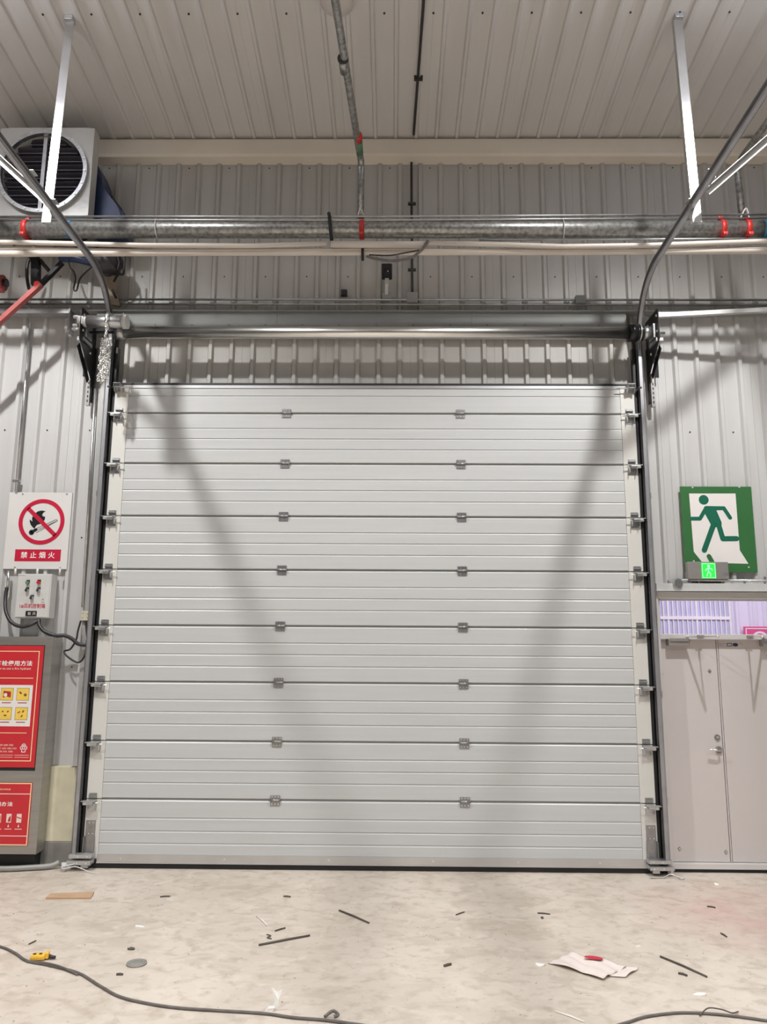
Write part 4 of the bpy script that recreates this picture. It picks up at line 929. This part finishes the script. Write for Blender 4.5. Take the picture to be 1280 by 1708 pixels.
a2 = px(1169.5,939,YB); c2 = px(1195,965,YB); b = bm_new(); box(b,a2[0],c2[0],YB-.008,YB,c2[1],a2[1],.003); obj('lit_panel', b, M['ledgreen'], o)
b = bm_new(); cxx, czz = (a2[0]+c2[0])/2, (a2[1]+c2[1])/2; k_ = (a2[1]-c2[1])/10; YS = YB-.0095
disc(b,cxx-.0*k_,czz+3.0*k_,.9*k_,YS,.001,12)
for P in ([(.2,1.8),(-.4,-.6)],[(.2,1.6),(1.8,1.2),(2.2,.2)],[(.0,1.6),(-1.6,1.0),(-2.0,0)],[(-.4,-.6),(-1.4,-3.4)],[(-.2,-.6),(1.0,-1.8),(.9,-3.6)]): stroke(b,[(cxx+x*k_,czz+z*k_) for x, z in P],.75*k_,YS,.001)
obj('running_figure', b, M['ledwhite'], o)
frame2d(o,'lit_border',a2[0]+.004,c2[0]-.004,c2[1]+.004,a2[1]-.004,.006,M['ledwhite'],YB-.0095)
q = c8(975,770,YB); text('print','XJ',q[0]-.02,q[0]+.03,q[1]-.012,q[1]+.012,YB-.0012,M['hinge'],o)
conduit('steel_conduit','thin conduit crossing just under the lit exit sign',M['galv'],[(2.84,.04,2.52),(4.6,.04,2.515)],.012)
b = bm_new(); q = px(1107,970,.04); q2 = px(1137,978,.04)
o = thing('junction_box', 'round grey junction box left of the exit board foot', 'junction box')
b = bm_new(); cyl(b,(2.80,.09,2.49),(2.80,.0,2.49),.045,20); cyl(b,(2.72,.04,2.50),(2.90,.04,2.50),.020,12); obj('case', b, M['boxdark'], o)
b = bm_new(); cyl(b,(2.80,.0,2.49),(2.80,-.008,2.49),.036,18); obj('lid', b, M['galv'], o)
for i, xx in enumerate((1166,1204,1243,1277)):
    q = px(xx,974,.04); b = bm_new(); box(b,q[0]-.022,q[0]+.022,.03,.09,2.475,2.49,.003); bar(b,(q[0],.045,2.49),(q[0]+.004,.045,2.555),.014,.02,(0,1,0)); c_ = ['below the lit exit sign','below the right end of the lit exit sign','under the exit board right corner','at the right picture edge'][i]
    tag(obj('conduit_clip', b, M['galv']), 'metal conduit clip '+c_, 'clip')

# ------------------------------------------------------------------ things on the floor
def fp(x, y, z=0.): p = pt(x, y, 2, z); return Vector((p.x, p.y, z))
def cable_obj(name, label, P, r, m, lift=None):
    b = bm_new(); Q = [Vector((p.x,p.y,r+(lift[i] if lift else 0))) for i, p in enumerate([fp(*p) for p in P])]
    tube(b, smoothpts(Q,6), r, 8); return tag(obj(name, b, m), label, 'cable')
cable_obj('floor_cable','long grey cable winding across the floor at lower left',[(-60,1566),(0,1581),(25,1592),(45,1605),(80,1612),(130,1625),(165,1646),(200,1665),(250,1677),(300,1684),(360,1688),(440,1693),(490,1700),(540,1704),(600,1712),(680,1724)],.0078,M['greycable'])
cable_obj('floor_cable','thin cable end tied along the long grey cable',[(45,1606),(70,1610),(100,1617),(130,1628)],.006,M['greycable'],[.0,.01,.01,.0])
cable_obj('floor_cable','dark cable arching across the lower right corner',[(1000,1722),(1050,1707),(1080,1698),(1130,1692),(1180,1693),(1230,1698),(1300,1707),(1400,1712)],.0075,M['greycable'])
cable_obj('floor_cable','thin wire twisted over the lower right cable',[(1168,1697),(1182,1689),(1205,1692),(1222,1695),(1232,1690)],.0035,M['stick'],[.004,.018,.02,.012,.004])
# knot on the left cable
q = fp(558,1700); b = bm_new(); tube(b, smoothpts([(q.x-.05,q.y-.01,.015),(q.x-.01,q.y+.02,.03),(q.x+.02,q.y-.01,.025),(q.x+.0,q.y-.02,.02)],5), .008, 8); tag(obj('cable_knot', b, M['greycable']), 'small knot in the long cable near the bottom middle', 'cable')
# yellow connector
q = fp(66,1601); o = thing('yellow_connector', 'yellow plastic plug lying on the long floor cable', 'plug', (q.x,q.y,0))
b = bm_new(); box(b,-.050,.035,-.03,.03,.006,.034,.010); obj('body', b, M['yplug'], o, loc=None); o.rotation_euler = (0,0,.15)
b = bm_new()
for k in (-.03,0.005): cyl(b,(k,-.002,.034),(k,-.002,.037),.010,12)
obj('socket', b, M['cable'], o)
b = bm_new(); box(b,.035,.055,-.02,.018,.010,.045,.006); obj('flap', b, M['yplug'], o)
b = bm_new(); tube(b,[(.05,0,.018),(.075,-.008,.016),(.095,-.005,.012)],[.013,.010,.008],10); obj('cable_boot', b, M['cable'], o)
# plywood offcut
P = [fp(76,1500),fp(151,1500),fp(157,1490),fp(84,1493)]
b = bm_new(); a = [b.verts.new((p.x,p.y,.004)) for p in P]; c = [b.verts.new((p.x,p.y,.016)) for p in P]
b.faces.new(a[::-1]); b.faces.new(c)
for k in range(4): b.faces.new((a[k],a[(k+1)%4],c[(k+1)%4],c[k]))
tag(obj('plywood_offcut', b, M['cardboard'], loc=(0,0,-.0035)), 'thin brown board offcut lying near the lower left door corner', 'board')
# flattened disc
q = fp(228,1608); o = thing('floor_plate', 'flat round grey cap on the floor near the long cable', 'cap', (q.x,q.y,0))
b = bm_new(); cyl(b,(0,0,.0005),(0,0,.009),.060,28); obj('plate', b, M['plinthgrey'], o)
b = bm_new(); 
Q = [(.040*math.cos(a),.040*math.sin(a),.0095) for a in [2*PI*k/24 for k in range(25)]]; tube(b, Q, .003, 6, False); obj('rim', b, M['boxdark'], o)
# sticks
def stick(label, a, c, r=.006, m='stick', name='stick', cat='stick'):
    p, q = fp(*a), fp(*c); p.z = q.z = r+.0005; mid = (p+q)/2+Vector((.003,.004,.001)); b = bm_new(); tube(b,[p,mid,q],[r,r*1.1,r*.9],8); return tag(obj(name, b, M[m]), label, cat)
stick('long dark stick left of the floor middle',(432,1578),(517,1562),.0065)
stick('dark stick slanting down right near the middle of the door',(566,1520),(616,1541),.006)
stick('long dark stick on the right side of the floor',(1102,1597),(1180,1631),.006)
stick('short dark splinter near the lower right long stick',(1132,1625),(1147,1629),.006)
stick('pale thin straw above the long left stick',(428,1529),(446,1545),.004,'scrap')
stick('pale thin straw at the bottom edge right of the middle',(926,1688),(975,1706),.004,'scrap')
stick('short curved dark sliver between the two left sticks',(459,1554),(476,1549),.005)
stick('short dark sliver in front of the left part of the door',(267,1497),(284,1496),.005)
stick('short dark sliver below the middle of the door',(473,1496),(485,1497),.005)
stick('small dark chip right of the yellow plug',(194,1627),(205,1627),.006)
stick('short dark chip right of the floor middle',(741,1613),(753,1610),.007)
stick('short brown twig near the stained floor at right',(1180,1513),(1194,1515),.005)
stick('bent green straw in front of the right part of the door',(897,1524),(918,1526),.0045)
stick('thin dark twig right of the middle in front of the door',(761,1527),(775,1522),.004)
stick('thin dark sliver left of the yellow plug',(48,1576),(60,1570),.004)
stick('reddish sliver at the right edge of the floor',(1203,1558),(1213,1564),.005)
b = bm_new(); P = [fp(*p) for p in ((445,1560),(452,1562),(446,1565),(453,1567))]; tube(b, smoothpts([(p.x,p.y,.005) for p in P],5), .0035, 6); tag(obj('curled_wire', b, M['stick']), 'small curled wire beside the long left stick', 'wire')
# sheets and scraps
def sheet(name, label, pts_, m, cat, hf=None, n=14, th=.0015):
    """crumpled sheet: quad given by four floor pixels, with gentle folds"""
    A_, B_, C_, D_ = [fp(*p) for p in pts_]; b = bm_new(); G = []
    for i in range(n+1):
        row = []
        for j in range(n+1):
            u, v = i/n, j/n; p = A_*(1-u)*(1-v)+B_*u*(1-v)+C_*u*v+D_*(1-u)*v
            row.append(b.verts.new((p.x,p.y,.004+(hf(u,v) if hf else 0))))
        G.append(row)
    for i in range(n):
        for j in range(n): f = b.faces.new((G[i][j],G[i+1][j],G[i+1][j+1],G[i][j+1])); f.smooth = True
    o = obj(name, b, m); mo = o.modifiers.new('thickness','SOLIDIFY'); mo.thickness = th; return tag(o, label, cat)
hf = lambda u,v: .012*abs(math.sin(u*5+v*2))+.010*math.sin(v*9+u*3)**2
o = sheet('paper_sheet','crumpled pinkish paper sheet with a red mark on the right floor',[(914,1608),(1007,1637),(1046,1616),(958,1592)],M['paper'],'paper',hf)
pr = fp(991,1606); b = bm_new(); n = 12
G = []
for i in range(n): a = 2*PI*i/n; xx_ = pr.x+.05*math.cos(a)*1.1; yy_ = pr.y+.028*math.sin(a)-.012*math.cos(a); G.append(b.verts.new((xx_,yy_,.0300)))
H = [b.verts.new((v.co.x,v.co.y,.0285)) for v in G]; b.faces.new(G); b.faces.new(H[::-1])
for k in range(n): b.faces.new((G[k],G[(k+1)%n],H[(k+1)%n],H[k]))
obj('red_mark', b, M['signred'], o)
sheet('paper_sheet','smaller pink paper tucked under the large crumpled sheet',[(1016,1630),(1044,1632),(1066,1618),(1040,1613)],M['paper'],'paper',lambda u,v: .004+.010*u*abs(math.sin(v*4)))
b = bm_new()
q = fp(459,1685); o = thing('paper_scrap','torn white paper scrap standing on the cable at the bottom','paper',(q.x,q.y,0))
P = [(-.02,0,.012),(.012,-.01,.012),(.018,-.005,.05),(.035,0,.10),(.010,.005,.085),(-.022,.0,.11),(-.012,.0,.07),(-.004,-.004,.045)]
F1 = [b.verts.new(p) for p in P]; F2 = [b.verts.new((p[0],p[1]+.003,p[2])) for p in P]; n = len(P); b.faces.new(F1); b.faces.new(F2[::-1])
for k in range(n): b.faces.new((F1[k],F1[(k+1)%n],F2[(k+1)%n],F2[k]))
obj('upright_flap', b, M['scrap'], o)
b = bm_new(); poly(b,[(-.05,.0),(-.01,.0),(.0,.02),(-.035,.016)],-.02,.03); obj('lying_flap', b, M['scrap'], o)
def chip(label, x, y, w_, h_, m='scrap', cat='scrap', name='scrap'):
    q = fp(x,y); b = bm_new(); n = 7; random.seed(int(x*7+y)); P = [(q.x+w_*(.7+.3*random.random())*math.cos(2*PI*k/n), q.y+h_*(.7+.3*random.random())*math.sin(2*PI*k/n), .002+random.random()*.012) for k in range(n)]
    t_ = b.verts.new((q.x,q.y,.014)); R_ = [b.verts.new(p) for p in P]; S_ = [b.verts.new((p[0],p[1],.0005)) for p in P]
    for k in range(n): b.faces.new((R_[k],R_[(k+1)%n],t_)); b.faces.new((S_[k],S_[(k+1)%n],R_[(k+1)%n],R_[k]))
    b.faces.new(S_[::-1]); return tag(obj(name, b, M[m]), label, cat)
chip('white paper scrap in the left part of the floor',233,1547,.045,.018)
chip('crumpled pale scrap left of the pink paper sheet',901,1611,.035,.030)
chip('bright white scrap near the lower right cable',1169,1660,.045,.022)
chip('small white scrap on the stained floor in front of the steel door',1196,1476,.022,.025)
chip('tiny white chip right of the pink paper sheet',1065,1580,.02,.012)
chip('tiny dark chip in front of the right part of the door',905,1532,.012,.014,'stick','chip','chip')
chip('small dark wad right of the round cap',219,1584,.028,.016,'stick','chip','chip')
b = bm_new(); random.seed(11)
for k in range(220):
    x, y = random.uniform(-3.0,3.2), random.uniform(-2.9,-.2); r = random.uniform(.0012,.0035); a = random.uniform(0,PI)
    bar(b,(x,y,.003),(x+r*3*math.cos(a),y+r*3*math.sin(a),.003),r,.002)
tag(obj('floor_grit', b, M['tan']), 'fine dark crumbs scattered over the whole concrete floor', 'debris', kind='stuff')

# members of each kind share a group phrase
GROUPS = {'stick':'thin sticks and slivers on the floor','scrap':'small scraps on the floor','chip':'small dark chips on the floor','floor_cable':'cables lying on the floor',
 'steel_conduit':'thin steel conduits on the wall','plastic_conduit':'cream conduits under the thick pipe','wall_conduit':'thin conduits fixed to the wall','conduit_clip':'conduit clips over the steel door',
 'junction_box':'junction boxes on the wall','door_track':'curved tracks of the sectional door','track_hanger':'hangers of the door tracks','end_bracket':'end brackets of the balance tube',
 'hanging_cable':'loose cables at the left of the wall','flexible_conduit':'black flexible conduits at the control box','drooping_cable':'cables drooping at mid wall','branch_pipe':'branch pipes above the thick pipe','paper_sheet':'paper sheets on the floor'}
for o in bpy.data.objects:
    if o.parent is None and 'category' in o.keys() and 'kind' not in o.keys():
        n = o.name.split('.')[0]
        if n in GROUPS: o['group'] = GROUPS[n]
